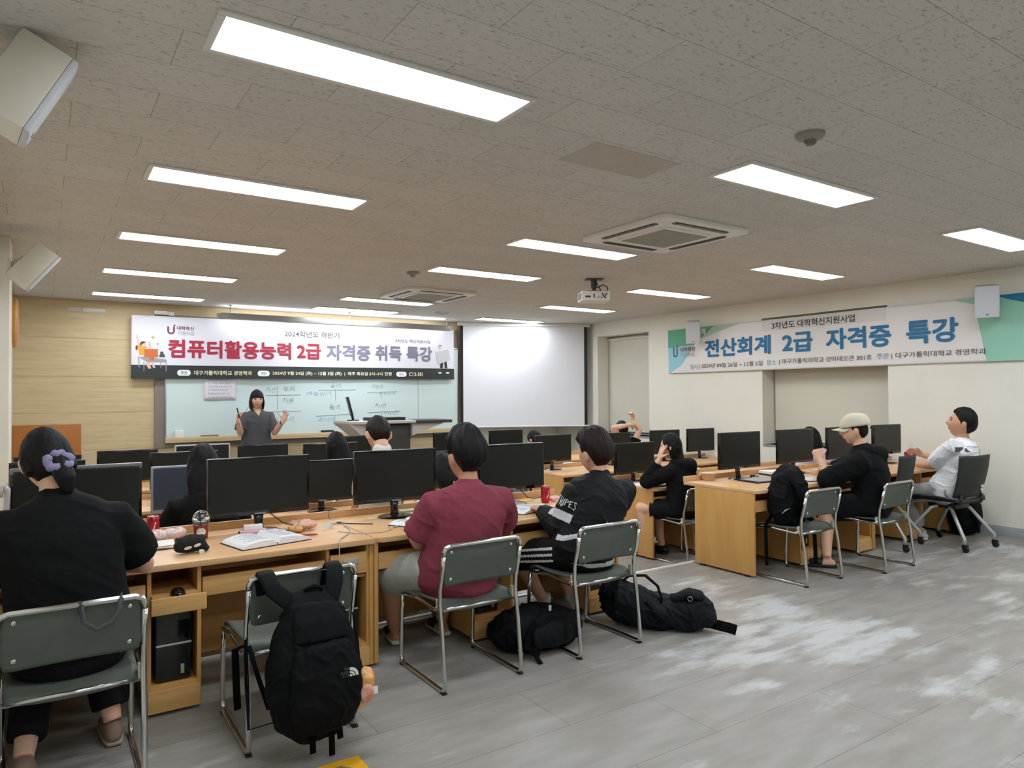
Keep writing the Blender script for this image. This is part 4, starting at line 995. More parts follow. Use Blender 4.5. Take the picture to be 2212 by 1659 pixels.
def shoes(st, kind, m, m2=None, only=None):
    for s, (H_, K_, A_, td, sd) in st['legs'].items():
        if only and s not in only: continue
        g = V((A_.x, A_.y, 0)); up = V((0, 0, 1)); zf = A_.z - .078
        mb = MB()
        S_ = lambda f, z, a, b: (g + td * f + up * (zf + z), a, b, sd)
        if kind == 'slide':
            MB().loft([S_(-.075, .012, .030, .012), S_(-.03, .012, .038, .013), (S_(.06, .012, .042, .013)), S_(.14, .012, .046, .013), S_(.185, .012, .036, .012)], n=18, e=.6).build('shoe', m2 or m, st['root'], smooth='all')
            mb.loft([S_(.045, .042, .047, .034), S_(.085, .038, .049, .032), S_(.13, .034, .050, .028)], n=20); mb.build('strap', m, st['root'], smooth='all')
        else:
            mb.loft([S_(-.068, .030, .026, .026), S_(-.04, .042, .037, .040), S_(.02, .045, .041, .042), S_(.09, .034, .047, .032), S_(.15, .026, .046, .024), S_(.19, .022, .032, .018)], n=20)
            sh = link('shoe', remesh(mb, .007, 3), m, st['root'])
            MB().loft([S_(-.072, .008, .030, .009), S_(-.03, .008, .040, .010), S_(.09, .008, .050, .010), S_(.15, .008, .048, .010), S_(.195, .008, .034, .009)], n=20, e=.7).build('sole', m2 or m, sh, smooth='all')
def hair_piece(st, m, kind='short', thick=.016, seed=0.0, extra=None, name='hair', vox=.0055, top=1.0):
    mb = MB(); add_hair(mb, st['M'], kind, thick, top, seed)
    if extra: extra(mb, st['M'])
    dsp = lambda p, n: .0022 * noise.noise(V((p.x * 55 + seed, p.y * 55, p.z * 7))) + .0015 * noise.noise(V((p.x * 120, p.y * 120, p.z * 10)))
    return link(name, remesh(mb, vox, 3, .5, dsp), m, st['root'])
def face(st, lips='9a5a50', brow=h_dark):
    M = st['M']; root = st['root']; m_eye = mat('eye_dark', '1a1414', .2); m_lip = mat('lip_tone', lips, .5)
    for s in (-1, 1):
        MB().sphere((0, 0, 0), (.0135, .004, .0055), 14, 8, M @ Matrix.Translation((s * .031, .0838, .011))).build('eye', m_eye, root, smooth='all')
        MB().tube([M @ V((s * .014, .0925, .030)), M @ V((s * .030, .0905, .035)), M @ V((s * .046, .078, .031))], [.0022, .003, .0018], 8).build('eyebrow', brow, root, smooth='all')
    MB().sphere((0, 0, 0), (.021, .0055, .0065), 16, 8, M @ Matrix.Translation((0, .0835, -.0635))).build('mouth', m_lip, root, smooth='all')
def long_back(L_, w=.085, d=.035, back=-.085, side=0.0, curve=.03):
    def f_(mb, M):
        top = [M @ V((0, -.03, .06)), M @ V((side * .3, -.062, 0))]
        p = M @ V((side, back, -.07)); secs = [(top[0], .06, .05), (top[1], .082, .045), (p, w, d)]
        n = 5
        for i in range(1, n + 1):
            t = i / n; secs.append((p + V((side * t, -curve * math.sin(t * 2.6), -L_ * t)), w * (1 - .12 * t), d * (1 - .35 * t)))
        ax = M.to_3x3() @ V((1, 0, 0)); mb.loft([(c_, a, b, ax) for c_, a, b in secs], n=22)
        for s in (-1, 1): mb.loft([(M @ V((s * .066, -.020, .035)), .022, .045), (M @ V((s * .080, -.022, -.02)), .020, .045), (M @ V((s * .080, -.025, -.08)), .018, .042), (M @ V((s * .074, -.035, -.15)), .015, .035)], n=16)
    return f_

# the woman in black, seen from behind, nearest the viewer
bk_tee = cloth('black_tshirt_cotton', '0b0c0d')
st = person('woman in black T-shirt with low ponytail, seen from behind at bottom left', (.10, 3.30, 0), 2, (.045, 3.37, 1.105), (14, -10, -6),
    {'R': dict(e=(.375, 3.50, .765), w=(.19, 3.70, .765), d=(-.75, .65, -.1), n=(0, -.1, -1)), 'L': dict(e=(-.205, 3.50, .745), w=(-.04, 3.70, .755), d=(.7, .7, -.1), n=(0, 0, -1))},
    {'R': dict(k=(.20, 3.72, .45), a=(.262, 3.54, .085)), 'L': dict(k=(.0, 3.72, .45), a=(-.055, 3.38, .085), t=(-.1, 1, 0))}, sk_light, kw=1.2, kd=1.1, hs=1.05, ph=.56, vox=.006)
top_garment(st, 'shirt', bk_tee, ease=.018, sleeve=.74, sl_r=(.084, .088), amp=.007)
leg_garment(st, 'trousers', cloth('black_trousers', '131315'), upto=1.86, r=(.10, .088, .078))
shoes(st, 'shoe', mat('dusty_pink_suede', '8d7568', .85, bump=.1, bscale=300), mat('beige_rubber', 'a89a86', .7))
def pony(mb, M):
    for s in (-1, 1): mb.loft([(M @ V((s * .070, -.005, .045)), .014, .03), (M @ V((s * .082, -.016, .0)), .013, .034), (M @ V((s * .076, -.04, -.045)), .012, .026)], n=14)
    mb.loft([(M @ V((.0, -.082, .0)), .045, .03), (M @ V((.012, -.112, -.035)), .040, .032), (M @ V((.018, -.125, -.085)), .036, .030), (M @ V((.02, -.118, -.13)), .022, .018), (M @ V((.022, -.11, -.155)), .010, .008)], n=16)
hair_piece(st, h_black, 'parted', .012, 3.1, pony)
Mx = st['M'] @ Matrix.Translation((.008, -.112, -.016)) @ Matrix.Rotation(R(62), 4, 'X')
MB().tube([Mx @ V((.036 * math.cos(a) * (1 + .12 * math.sin(7 * a)), .033 * math.sin(a) * (1 + .12 * math.sin(7 * a)), .006 * math.sin(5 * a))) for a in [2 * math.pi * i / 40 for i in range(40)]], [.0165 + .003 * math.sin(i * 1.9) for i in range(40)], 8, closed=True).build('hair_tie', cloth('lilac_scrunchie', '8d86a8'), st['root'], smooth='all')

# the man in the maroon T-shirt
maroon = cloth('maroon_tshirt_cotton', '7c3745')
st = person('man in maroon T-shirt and grey shorts, seen from behind on a grey chair', (1.92, 3.40, 0), -4, (1.995, 3.42, .998), (2, -4, 2),
    {'R': dict(e=(2.255, 3.50, .735), w=(2.15, 3.76, .745), d=(-.5, .85, -.05)), 'L': dict(e=(1.725, 3.50, .70), w=(1.80, 3.76, .745), d=(.5, .85, 0))},
    {'R': dict(k=(2.10, 3.86, .455), a=(2.10, 3.94, .085)), 'L': dict(k=(1.685, 3.82, .455), a=(1.79, 3.97, .085), t=(.25, 1, 0))}, sk_tan, kw=1.24, kd=1.30, hs=1.13, ph=.56, vox=.0065)
top_garment(st, 'shirt', maroon, t0=-.25, ease=.020, sleeve=.86, sl_r=(.088, .092), amp=.009, freq=(6, 6, 9), neck_r=.076)
leg_garment(st, 'shorts', cloth('light_grey_shorts', '9fa09b'), upto=.92, r=(.108, .10, .094), amp=.006)
sl_b, sl_w = mat('black_slide_rubber', '18181a', .6), mat('white_slide_rubber', 'cfcfca', .6)
shoes(st, 'slide', sl_b, sl_w)
hair_piece(st, h_black, 'short', .050, 1.3, top=.75)

# the man in the black jacket with white panels
jk, jw = cloth('black_track_nylon', '101113', rough=.65), cloth('white_track_nylon', 'c9cacb', rough=.6)
st = person('man in black track jacket with white sleeve panel and striped shorts, from behind', (2.79, 3.38, 0), -8, (2.965, 3.41, .975), (6, -5, -2),
    {'R': dict(e=(3.155, 3.52, .72), w=(3.05, 3.76, .75), d=(-.5, .85, 0)), 'L': dict(e=(2.685, 3.45, .665), w=(2.69, 3.69, .76), d=(.35, .9, 0))},
    {'R': dict(k=(2.97, 3.86, .445), a=(3.075, 3.87, .085), t=(0, 1, 0)), 'L': dict(k=(2.60, 3.84, .445), a=(2.865, 3.885, .085), t=(.2, 1, 0))}, sk_mid, kw=1.08, kd=1.12, hs=1.10, ph=.55, vox=.0065)
gj = top_garment(st, 'jacket', jk, t0=-.22, ease=.026, sleeve=1.88, sl_r=(.090, .084), amp=.010, freq=(8, 8, 10), collar=.045, neck_r=.074, vox=.0055)
# white panels follow the garment's own surface: pick its faces by place and lift them a hair's breadth
def patch_from(g, name, m, test, lift=.0022):
    me = g.data; keep = [p for p in me.polygons if test(p.center, p.normal)]
    idx = {}; vs_, fs = [], []
    for p in keep:
        f_ = []
        for v in p.vertices:
            if v not in idx: idx[v] = len(vs_); vs_.append(me.vertices[v].co + me.vertices[v].normal * lift)
            f_.append(idx[v])
        fs.append(f_)
    b = MB(); b.v = [tuple(v) for v in vs_]; b.f = fs; b.mi = [0] * len(fs)
    return b.build(name, m, g, smooth='all', fixn=False) if fs else None
S, E_, W_ = st['arms']['L']
ax = (E_ - S).normalized(); La = (E_ - S).length
def on_arm(c_, a, b_, S=S, ax=ax, La=La, r=.12):
    t = (c_ - S).dot(ax) / La; q = (c_ - S - ax * (c_ - S).dot(ax)).length
    return a < t < b_ and q < r
patch_from(gj, 'white_panel', jw, lambda c_, n: on_arm(c_, .50, .74) and n.dot(V((-.6, -.8, 0))) > -.15)
patch_from(gj, 'white_panel', jw, lambda c_, n: .0 < c_.z - .462 - .9 * max(0, -c_.x - .12) ** 1.5 - .4 * max(0, c_.y) < .028 and c_.y < .16 and not on_arm(c_, -.2, 1.3))
Bm = st['B']
patch_from(gj, 'white_piping', jw, lambda c_, n: abs((c_.z - .64) - .35 * (c_.x + .18)) < .012 and c_.x < .05 and c_.y < .02 and not on_arm(c_, -.3, 1.0))
# sleeve lettering, wrapped round the upper arm
p, fs = text_mesh('STRIPES', 0.0)
side = V((-.58, -.80, 0)); side = (side - ax * side.dot(ax)).normalized(); tg = ax.cross(side)
mb = MB(); out = []
for a, b_ in p:
    th = (.92 - a) * 1.75; t = .36 - b_ * .20
    out.append(S + ax * (t * La) + (side * math.cos(th) + tg * math.sin(th) * 1) * .118)
g_t = MB().add(out, fs)
from mathutils.bvhtree import BVHTree
bv = BVHTree.FromPolygons([v.co for v in gj.data.vertices], [list(q.vertices) for q in gj.data.polygons])
g_t.v = [tuple((lambda r: (r[0] + r[1] * .004) if r[0] is not None else V(v))(bv.find_nearest(V(v)))) for v in g_t.v]
g_t.build('sleeve_lettering', jw, gj, fixn=False)
gs = leg_garment(st, 'shorts', cloth('black_track_shorts', '141416'), upto=.95, r=(.104, .098, .092), vox=.0055)
H_, K_, A_, td, sd = st['legs']['L']
ta = (K_ - H_).normalized()
def stripe(k):
    def f_(c_, n):
        q = c_ - H_; t = q.dot(ta) / (K_ - H_).length; r_ = q - ta * q.dot(ta)
        el = math.atan2(r_.z, -r_.dot(sd))
        return .1 < t < 1.05 and abs(el - (.42 - k * .36)) < .075 and r_.dot(sd) < 0
    return f_
for k in range(3): patch_from(gs, 'side_stripe', jw, stripe(k))
sock = cloth('white_sock', 'b9b7b3')
for s, (H_, K_, A_, td, sd) in st['legs'].items():
    mb = MB(); mb.tube([A_ + V((0, 0, .06)), A_ + V((0, 0, -.02))], [.043, .046], 18); mb.loft([(A_ - td * .05 + V((0, 0, -.045)), .034, .034, sd), (A_ + td * .05 + V((0, 0, -.048)), .044, .034, sd), (A_ + td * .12 + V((0, 0, -.056)), .047, .024, sd), (A_ + td * .17 + V((0, 0, -.060)), .038, .018, sd)], n=18)
    link('sock', remesh(mb, .007, 3), sock, st['root'])
hair_piece(st, h_brown, 'short', .042, 4.4, top=.8)

# the long-haired woman behind the left monitors
dark_top = cloth('charcoal_knit', '121214')
st = person('woman with long black hair down her back behind the nearest left monitors', (.90, 4.78, STEP), 0, (.86, 4.80, .925), (0, -8, 0),
    {'R': dict(e=(1.13, 4.90, .60), w=(1.02, 5.12, .60)), 'L': dict(e=(.63, 4.86, .60), w=(.74, 5.12, .60))},
    {'R': dict(k=(1.0, 5.2, .34), a=(1.0, 5.2, -.065)), 'L': dict(k=(.8, 5.2, .34), a=(.8, 5.2, -.065))}, sk_light, kw=1.0, hs=1.04, vox=.009)
top_garment(st, 'shirt', dark_top, ease=.018, sleeve=1.7, vox=.012); leg_garment(st, 'trousers', MATS['black_trousers'], upto=1.9, vox=.014)
hair_piece(st, h_black, 'parted', .014, 7.7, long_back(.42, .125, .045, -.075, .01, .05), vox=.007)
# dark-haired person half hidden behind the maroon man's head
st = person('person with black hair mostly hidden between monitor and maroon man\'s head', (2.72, 4.78, STEP), 0, (2.66, 4.84, .78), (10, -22, 0),
    {'R': dict(e=(2.92, 4.90, .58), w=(2.82, 5.14, .60)), 'L': dict(e=(2.48, 4.90, .58), w=(2.58, 5.14, .60))},
    {'R': dict(k=(2.82, 5.2, .34), a=(2.82, 5.2, -.065)), 'L': dict(k=(2.62, 5.2, .34), a=(2.62, 5.2, -.065))}, sk_light, hs=1.04, vox=.010, ph=.5)
top_garment(st, 'shirt', dark_top, sleeve=1.7, vox=.012); leg_garment(st, 'trousers', MATS['black_trousers'], upto=1.9, vox=.014); hair_piece(st, h_black, 'parted', .018, 2.2, long_back(.12, .09, .045, -.06, 0, .02), vox=.007)
# the black-haired woman in white
white_knit = cloth('white_knit', 'd9d6d0')
st = person('woman with straight black hair and white top beyond the nearest monitors', (2.28, 6.18, STEP), 0, (2.235, 6.18, .905), (-4, -6, 0),
    {'R': dict(e=(2.50, 6.26, .60), w=(2.40, 6.52, .60)), 'L': dict(e=(1.98, 6.26, .60), w=(2.10, 6.52, .60))},
    {'R': dict(k=(2.38, 6.6, .34), a=(2.38, 6.6, -.065)), 'L': dict(k=(2.18, 6.6, .34), a=(2.18, 6.6, -.065))}, sk_light, hs=1.03, vox=.010)
top_garment(st, 'shirt', white_knit, sleeve=1.7, vox=.012); leg_garment(st, 'trousers', MATS['black_trousers'], upto=1.9, vox=.014)
hair_piece(st, h_black, 'parted', .012, 5.5, long_back(.20, .085, .04, -.07, .02, .02), vox=.007)
# the man in the white collared shirt
st = person('man with short brown hair and white collared shirt, from behind before the lectern', (2.03, 4.80, STEP), 0, (2.055, 4.76, 1.085), (-6, -26, 0),
    {'R': dict(e=(2.25, 4.90, .70), w=(2.16, 5.12, .62)), 'L': dict(e=(1.94, 4.92, .74), w=(1.98, 5.12, .64))},
    {'R': dict(k=(2.14, 5.25, .36), a=(2.14, 5.25, -.065)), 'L': dict(k=(1.92, 5.25, .36), a=(1.92, 5.25, -.065))}, sk_mid, kw=.86, kd=1.0, hs=1.07, vox=.008, ph=.66)
top_garment(st, 'shirt', cloth('white_shirt_cotton', 'd8d5c9'), sleeve=.8, collar=.06, vox=.009, neck_r=.074); leg_garment(st, 'trousers', MATS['black_trousers'], upto=1.9, vox=.014)
hair_piece(st, h_brown, 'short', .018, 9.1, vox=.006)
# right block, front
st = person('person with dark hair bowed low behind the small third-row monitor', (5.55, 7.63, STEP), 0, (5.60, 7.68, .76), (10, -24, 0),
    {'R': dict(e=(5.80, 7.75, .58), w=(5.72, 7.98, .60)), 'L': dict(e=(5.34, 7.75, .58), w=(5.44, 7.98, .60))},
    {'R': dict(k=(5.65, 8.05, .34), a=(5.65, 8.05, -.065)), 'L': dict(k=(5.45, 8.05, .34), a=(5.45, 8.05, -.065))}, sk_light, hs=1.04, vox=.010, ph=.5)
top_garment(st, 'shirt', dark_top, sleeve=1.7, vox=.012); leg_garment(st, 'trousers', MATS['black_trousers'], upto=1.9, vox=.014); hair_piece(st, h_black, 'parted', .016, 8.2, vox=.007)
st = person('person in black stretching bare arms behind head, below the far window blind', (7.02, 7.62, STEP), -6, (7.06, 7.60, .845), (-10, -6, 0),
    {'R': dict(e=(7.30, 7.52, .98), w=(7.225, 7.58, 1.14), d=(-.1, .1, 1), n=(-1, 0, 0), curl=(60, 70, 50)), 'L': dict(e=(6.80, 7.52, 1.03), w=(7.06, 7.46, 1.065), d=(1, 0, .1), n=(0, 1, 0), curl=(60, 60, 40))},
    {'R': dict(k=(7.12, 8.04, .34), a=(7.12, 8.04, -.065)), 'L': dict(k=(6.92, 8.04, .34), a=(6.92, 8.04, -.065))}, sk_light, hs=1.02, vox=.008)
top_garment(st, 'shirt', bk_tee, sleeve=.5, vox=.010, sl_r=(.08, .078)); leg_garment(st, 'trousers', MATS['black_trousers'], upto=1.9, vox=.014); hair_piece(st, h_black, 'short', .018, 6.6, vox=.007)
# woman leaning her cheek on her hand
st = person('long-haired woman in black hoodie resting her cheek on her hand', (5.31, 4.88, STEP), 16, (5.295, 4.93, .84), (34, -6, -8),
    {'L': dict(e=(5.045, 5.09, .635), w=(5.095, 4.975, .85), d=(.25, -.1, 1), n=(.9, -.3, .1), curl=(12, 22, 15), spread=.5), 'R': dict(e=(5.50, 5.06, .62), w=(5.34, 5.26, .60), d=(-.6, .8, 0))},
    {'R': dict(k=(5.33, 5.26, .35), a=(5.35, 5.20, -.065)), 'L': dict(k=(5.06, 5.20, .35), a=(5.12, 5.16, -.065))}, sk_light, kw=1.0, hs=1.03, vox=.0065, ph=.53)
top_garment(st, 'hoodie', cloth('black_hoodie_fleece', '0d0d0f'), ease=.026, sleeve=1.86, sl_r=(.084, .080), amp=.008, hood=True)
leg_garment(st, 'skirt', cloth('black_skirt', '121214'), upto=.70, r=(.106, .10, .098)); face(st)
shoes(st, 'shoe', m_black, m_black)
hair_piece(st, h_black, 'parted', .015, 3.3, long_back(.26, .085, .045, -.06, .01, .03))
# person behind the second right monitor
st = person('person with black hair and pale pink sleeves half hidden by monitor, right block', (7.50, 4.80, STEP), 6, (7.60, 4.86, .835), (20, -16, 0),
    {'R': dict(e=(7.84, 4.86, .72), w=(7.74, 5.10, .64), d=(-.5, .8, 0)), 'L': dict(e=(7.32, 4.96, .62), w=(7.44, 5.18, .60))},
    {'R': dict(k=(7.60, 5.25, .34), a=(7.60, 5.25, -.065)), 'L': dict(k=(7.40, 5.25, .34), a=(7.40, 5.25, -.065))}, sk_light, hs=1.04, vox=.009, ph=.53)
top_garment(st, 'shirt', cloth('pale_pink_cotton', 'c7b2bd'), sleeve=1.7, vox=.011); leg_garment(st, 'trousers', MATS['black_trousers'], upto=1.9, vox=.014)
hair_piece(st, h_black, 'parted', .016, 1.9, long_back(.16, .085, .045, -.06, 0, .02), vox=.007)

# the man in the cap
st = person('man in cream baseball cap and black hooded top, hands clasped, in profile', (6.06, 3.37, 0), 25, (5.985, 3.42, 1.03), (29, -3, 0),
    {'L': dict(e=(5.70, 3.545, .755), w=(5.735, 3.645, .915), d=(.05, .45, .9), n=(.85, .3, -.3), curl=(75, 80, 55), thumb=40), 'R': dict(e=(6.16, 3.72, .80), w=(5.93, 3.77, .80), d=(-.95, -.1, .15), n=(0, -.35, -1), curl=(30, 45, 30))},
    {'L': dict(k=(5.83, 3.66, .465), a=(5.635, 3.53, .085), t=(-.55, .85, 0)), 'R': dict(k=(6.02, 3.80, .455), a=(5.98, 3.78, .085), t=(-.4, .9, 0))}, sk_light, kw=1.14, kd=1.12, hs=1.06, ph=.55, vox=.006)
top_garment(st, 'hoodie', cloth('black_hoodie_cotton', '0c0d0f'), t0=-.2, ease=.026, sleeve=1.12, sl_r=(.092, .092), amp=.009, hood=True, neck_r=.078)
leg_garment(st, 'shorts', cloth('black_shorts', '0d0e10'), upto=.80, r=(.112, .108, .10)); face(st)
shoes(st, 'slide', sl_b, sl_b)
hair_piece(st, h_black, 'short', .010, 2.7)
M = st['M']; cap_m = cloth('cream_cap_twill', 'd2cab6')
mb = MB(); out = []
nu, nv = 40, 14
for i in range(nv + 1):
    a = math.pi / 2 * i / nv
    for j in range(nu):
        w = 2 * math.pi * j / nu
        out.append(M @ V((.095 * math.sin(a) ** .8 * math.sin(w), -.006 + .116 * math.sin(a) ** .8 * math.cos(w), .036 - .012 * math.cos(w) * math.sin(a) + .108 * math.cos(a) ** .9)))
mb.add(out, [(i * nu + j, i * nu + (j + 1) % nu, (i + 1) * nu + (j + 1) % nu, (i + 1) * nu + j) for i in range(nv) for j in range(nu)])
capo = mb.build('cap', cap_m, st['root'], smooth='all', solid=.004)
mb = MB(); mb.grid(lambda u, v: M @ V(((u - .5) * .165 * (1 - .12 * v), .088 - .05 * (2 * u - 1) ** 2 * 1.05 + v * (.085 - .045 * (2 * u - 1) ** 2), .028 - v * .016 - .02 * (2 * u - 1) ** 2)), 18, 8)
mb.build('cap_brim', cap_m, capo, smooth='all', solid=.005)
MB().sphere(tuple(M @ V((0, -.006, .146))), .007, 10, 6).build('cap_button', cap_m, capo, smooth='all')
MB().box((-.03, -.126, .012), (.03, -.116, .03), M).build('cap_strap', m_black, capo, bevel=.003)

# the man in white
wt = cloth('white_tshirt_cotton', 'dfe0e2')
st = person('man in white T-shirt and grey trousers on rolling chair near the right wall', (7.47, 3.38, 0), 20, (7.475, 3.24, 1.045), (22, 14, 0),
    {'L': dict(e=(7.46, 3.50, .775), w=(7.535, 3.765, .762), d=(.25, .95, 0), sh=(7.30, 3.245, .985)), 'R': dict(e=(7.80, 3.52, .80), w=(7.80, 3.77, .84), d=(-.35, .85, .4), n=(-.8, -.2, -.4), curl=(20, 30, 20))},
    {'L': dict(k=(7.42, 3.83, .45), a=(7.475, 3.66, .085), t=(-.3, .95, 0)), 'R': dict(k=(7.68, 3.84, .45), a=(7.70, 3.78, .085), t=(0, 1, 0))}, sk_tan, kw=1.14, kd=1.10, hs=1.17, ph=.56, bulge=.05, vox=.006)
gw = top_garment(st, 'shirt', wt, t0=-.2, ease=.022, sleeve=.84, sl_r=(.082, .086), amp=.010, vox=.0055)
leg_garment(st, 'trousers', cloth('light_grey_sweat_cotton', '9c9d9b'), upto=1.90, r=(.108, .098, .090)); face(st, '8a4f45')
shoes(st, 'shoe', mat('white_trainer', 'c9c9c6', .6), mat('white_sole', 'd6d6d2', .6))
hair_piece(st, h_black, 'short', .017, 5.2, top=1.3)
fwd = st['fw']; lat = st['lat']; Bq = st['B']
c0 = Bq(.80) - fwd * .2
def bp_(sx, z0, z1, s0, s1): return lambda c_, n: n.dot(fwd) < -.25 and s0 < (c_ - c0).dot(lat) < s1 and z0 < c_.z < z1 and (c_ - Bq(.7)).length < .32
patch_from(gw, 'back_print', mat('print_dark_car', '4a4d50', .7), bp_(0, .935, .98, -.235, -.175))
patch_from(gw, 'back_print', mat('print_pale_line', 'aeb0b4', .7), bp_(0, .980, .989, -.165, .02))
patch_from(gw, 'back_print', mat('print_rose', 'b08f93', .7), bp_(0, .94, .962, -.06, -.02))
patch_from(gw, 'back_print', MATS['print_pale_line'], bp_(0, .925, .932, -.165, .02))

# the teacher
kn = cloth('grey_knit', '55565a')
st = person('teacher with bob haircut in grey knit top facing the class, both hands raised', (2.49, 10.15, STEP), 176, (2.485, 10.13, 1.315), (176, -2, 0),
    {'L': dict(e=(2.715, 10.06, .99), w=(2.775, 9.86, 1.155), d=(.35, -.2, .9), n=(-.7, -.6, .1), curl=(15, 22, 14), spread=.6, thumb=5), 'R': dict(e=(2.255, 10.06, 1.0), w=(2.19, 9.88, 1.175), d=(-.15, -.1, 1), n=(.9, -.4, 0), curl=(45, 55, 40))},
    {'L': dict(k=(2.59, 10.12, .35), a=(2.60, 10.17, -.065), t=(0.1, -1, 0)), 'R': dict(k=(2.39, 10.12, .35), a=(2.38, 10.17, -.065), t=(-.1, -1, 0))}, sk_light, kw=1.06, kd=.95, hs=1.05, ph=1.02 - STEP - .15, bulge=-.01, vox=.006)
top_garment(st, 'knit_top', kn, t0=-.12, ease=.022, sleeve=.80, sl_r=(.082, .082), amp=.006, neck_r=.070)
leg_garment(st, 'trousers', cloth('navy_trousers', '20222a'), upto=1.93, r=(.108, .098, .085)); face(st)
shoes(st, 'shoe', m_black, m_black)
def bob(mb, M):
    for s in (-1, 1): mb.loft([(M @ V((s * .068, -.012, .03)), .020, .055), (M @ V((s * .080, -.005, -.03)), .018, .058), (M @ V((s * .079, .004, -.085)), .016, .054), (M @ V((s * .072, .008, -.125)), .012, .045)], n=16)
    mb.loft([(M @ V((0, -.075, .02)), .07, .03), (M @ V((0, -.085, -.06)), .078, .028), (M @ V((0, -.078, -.12)), .070, .02)], n=16)
hair_piece(st, h_dark, 'fringe', .016, 4.9, bob)
patch_from([c_ for c_ in st['root'].children if c_.name.startswith('knit_top')][0], 'v_neck', sk_light, lambda c_, n: n.y < -.2 and 1.385 < c_.z < 1.50 and abs(c_.x + .005) < (c_.z - 1.385) * .62)
W_ = st['arms']['L'][2]; E_ = st['arms']['L'][1]; d_ = (W_ - E_).normalized()
MB().tube([W_ - d_ * .03, W_ - d_ * .012], .0335, 20).build('wristband', m_black, st['root'], smooth=40)
W_ = st['arms']['R'][2]
mk = MB().tube([(0, 0, 0), (0, 0, .10), (.0, 0, .105), (0, 0, .14)], [.0095, .0095, .008, .008], 12).build('marker', m_black, None, smooth=40, loc=(2.195, 9.845, 1.215))
mk.rotation_euler = (R(8), R(-14), 0); tag(mk, 'black board marker held upright in the teacher\'s right hand', 'marker')
# ---------------------------------------------------------------- bags
bagm = mat('black_bag_nylon', '090a0c', .7, spec=.14, var=.1, scale=10, bump=.25, bscale=180)
bagn = mat('navy_black_bag_nylon', '0e1016', .65, spec=.18, var=.1, scale=10, bump=.25, bscale=180)
web = mat('black_webbing', '070708', .85, spec=.1)
def bagmesh(mb, vox=.008, amp=.008, f=(9, 9, 7), seed=0, sm=4): return remesh(mb, vox, sm, .5, fold(amp, f, seed))
X_ = V((1, 0, 0))
def strap(name, pts, wdt, parent, th=.22, m=None, side=None):
    ws = wdt if isinstance(wdt, list) else [wdt] * len(pts)
    return MB().loft([(p_, w_, max(.0022, w_ * th), side or X_) for p_, w_ in zip(pts, ws)], n=12, e=.7, round_ends=False).build(name, m or web, parent, smooth='all')
# backpack hung on the chair back
t = thing('backpack', 'large black backpack with white logo hanging on the back of a grey chair', 'backpack', (.945, 2.90, .06))
mb = MB()
mb.loft([((.02, .02, .05), .11, .07, X_), ((.012, .0, .12), .175, .105, X_), ((.0, -.01, .25), .20, .125, X_), ((-.005, .0, .36), .185, .115, X_), ((.0, .02, .47), .155, .09, X_), ((.005, .04, .55), .125, .065, X_), ((.01, .065, .60), .085, .04, X_)], n=30, e=.85)
body = link('main_body', bagmesh(mb, .006, .014, (10, 10, 8), 2.0, 2), bagm, t)
mb = MB(); mb.loft([((.02, -.08, .10), .12, .04, X_), ((.015, -.115, .20), .15, .05, X_), ((.01, -.118, .33), .145, .045, X_), ((.005, -.095, .42), .12, .04, X_)], n=24, e=.8)
link('front_pocket', bagmesh(mb, .006, .011, (12, 12, 10), 5.0, 2), bagm, t)
mb = MB(); mb.loft([((.005, -.06, .44), .12, .04, X_), ((.005, -.04, .51), .115, .04, X_), ((.008, -.005, .565), .09, .035, X_)], n=24, e=.8)
link('upper_pocket', bagmesh(mb, .007, .005, (10, 10, 8), 7.0), bagm, t)
for sx, x1, x2 in ((-1, -.165, -.075), (1, .125, .075)):
    pts = [(x1 * .95, .175, .60), (x1, .165, .675), (x1, .140, .699), (x1, .105, .69), (x1 * .9, .065, .64), (x2 + sx * .01, .035, .58), (x2, .02, .52)]
    strap('shoulder_strap', pts, [.036, .036, .037, .037, .037, .036, .030], t, .28, bagm)
MB().tube([(-.02, .06, .58), (-.025, .04, .625), (.01, .03, .64), (.045, .04, .625), (.04, .06, .58)], .010, 8).build('grab_loop', web, t, smooth='all')
for x, l in ((-.03, .0), (.05, -.03), (.085, .03)): strap('hanging_strap', [(x, -.05, .09), (x + .004, -.06, .05), (x + .008, -.055, l - .015)], .013, t)
strap('side_strap', [(-.17, -.03, .14), (-.25, .05, .10), (-.235, .16, .28), (-.232, .18, .42)], .006, t)
strap('side_strap', [(-.238, .17, .40), (-.27, .20, .38), (-.262, .21, .22), (-.255, .22, .12)], .015, t)
strap('side_strap', [(-.225, .155, .40), (-.20, .10, .28), (-.175, .03, .17)], .010, t)
strap('side_strap', [(.235, .16, .46), (.225, .10, .36), (.215, .05, .27), (.235, .02, .20), (.27, .01, .205)], .009, t)
bv = BVHTree.FromPolygons([v.co for v in t.children[1].data.vertices], [list(q.vertices) for q in t.children[1].data.polygons])
def on_pocket(x, z):
    r_ = bv.ray_cast(V((x, -.5, z)), V((0, 1, 0)))
    return (r_[0] + V((0, -.0025, 0))) if r_[0] else V((x, -.17, z))
lg = mat('white_embroidery', 'd8d8d8', .7); lb_ = MB()
for k, s in enumerate(('THE', 'NORTH', 'FACE')):
    p, fs = text_mesh(s, .03); w_ = (.022, .036, .027)[k]
    lb_.add([on_pocket(.052 + (.036 - w_) + a * w_, .335 - k * .0135 + b * .0115) for a, b in p], fs)
for r0, r1 in ((.0, .010), (.0135, .0215), (.025, .037)):
    n = 12; vs_ = []
    for i in range(n + 1):
        w = R(90 * i / n)
        for r_ in (r0, r1): vs_.append(on_pocket(.091 + r_ * math.cos(w), .3085 + r_ * math.sin(w)))
    lb_.add(vs_, [(2 * i, 2 * i + 1, 2 * i + 3, 2 * i + 2) for i in range(n)])
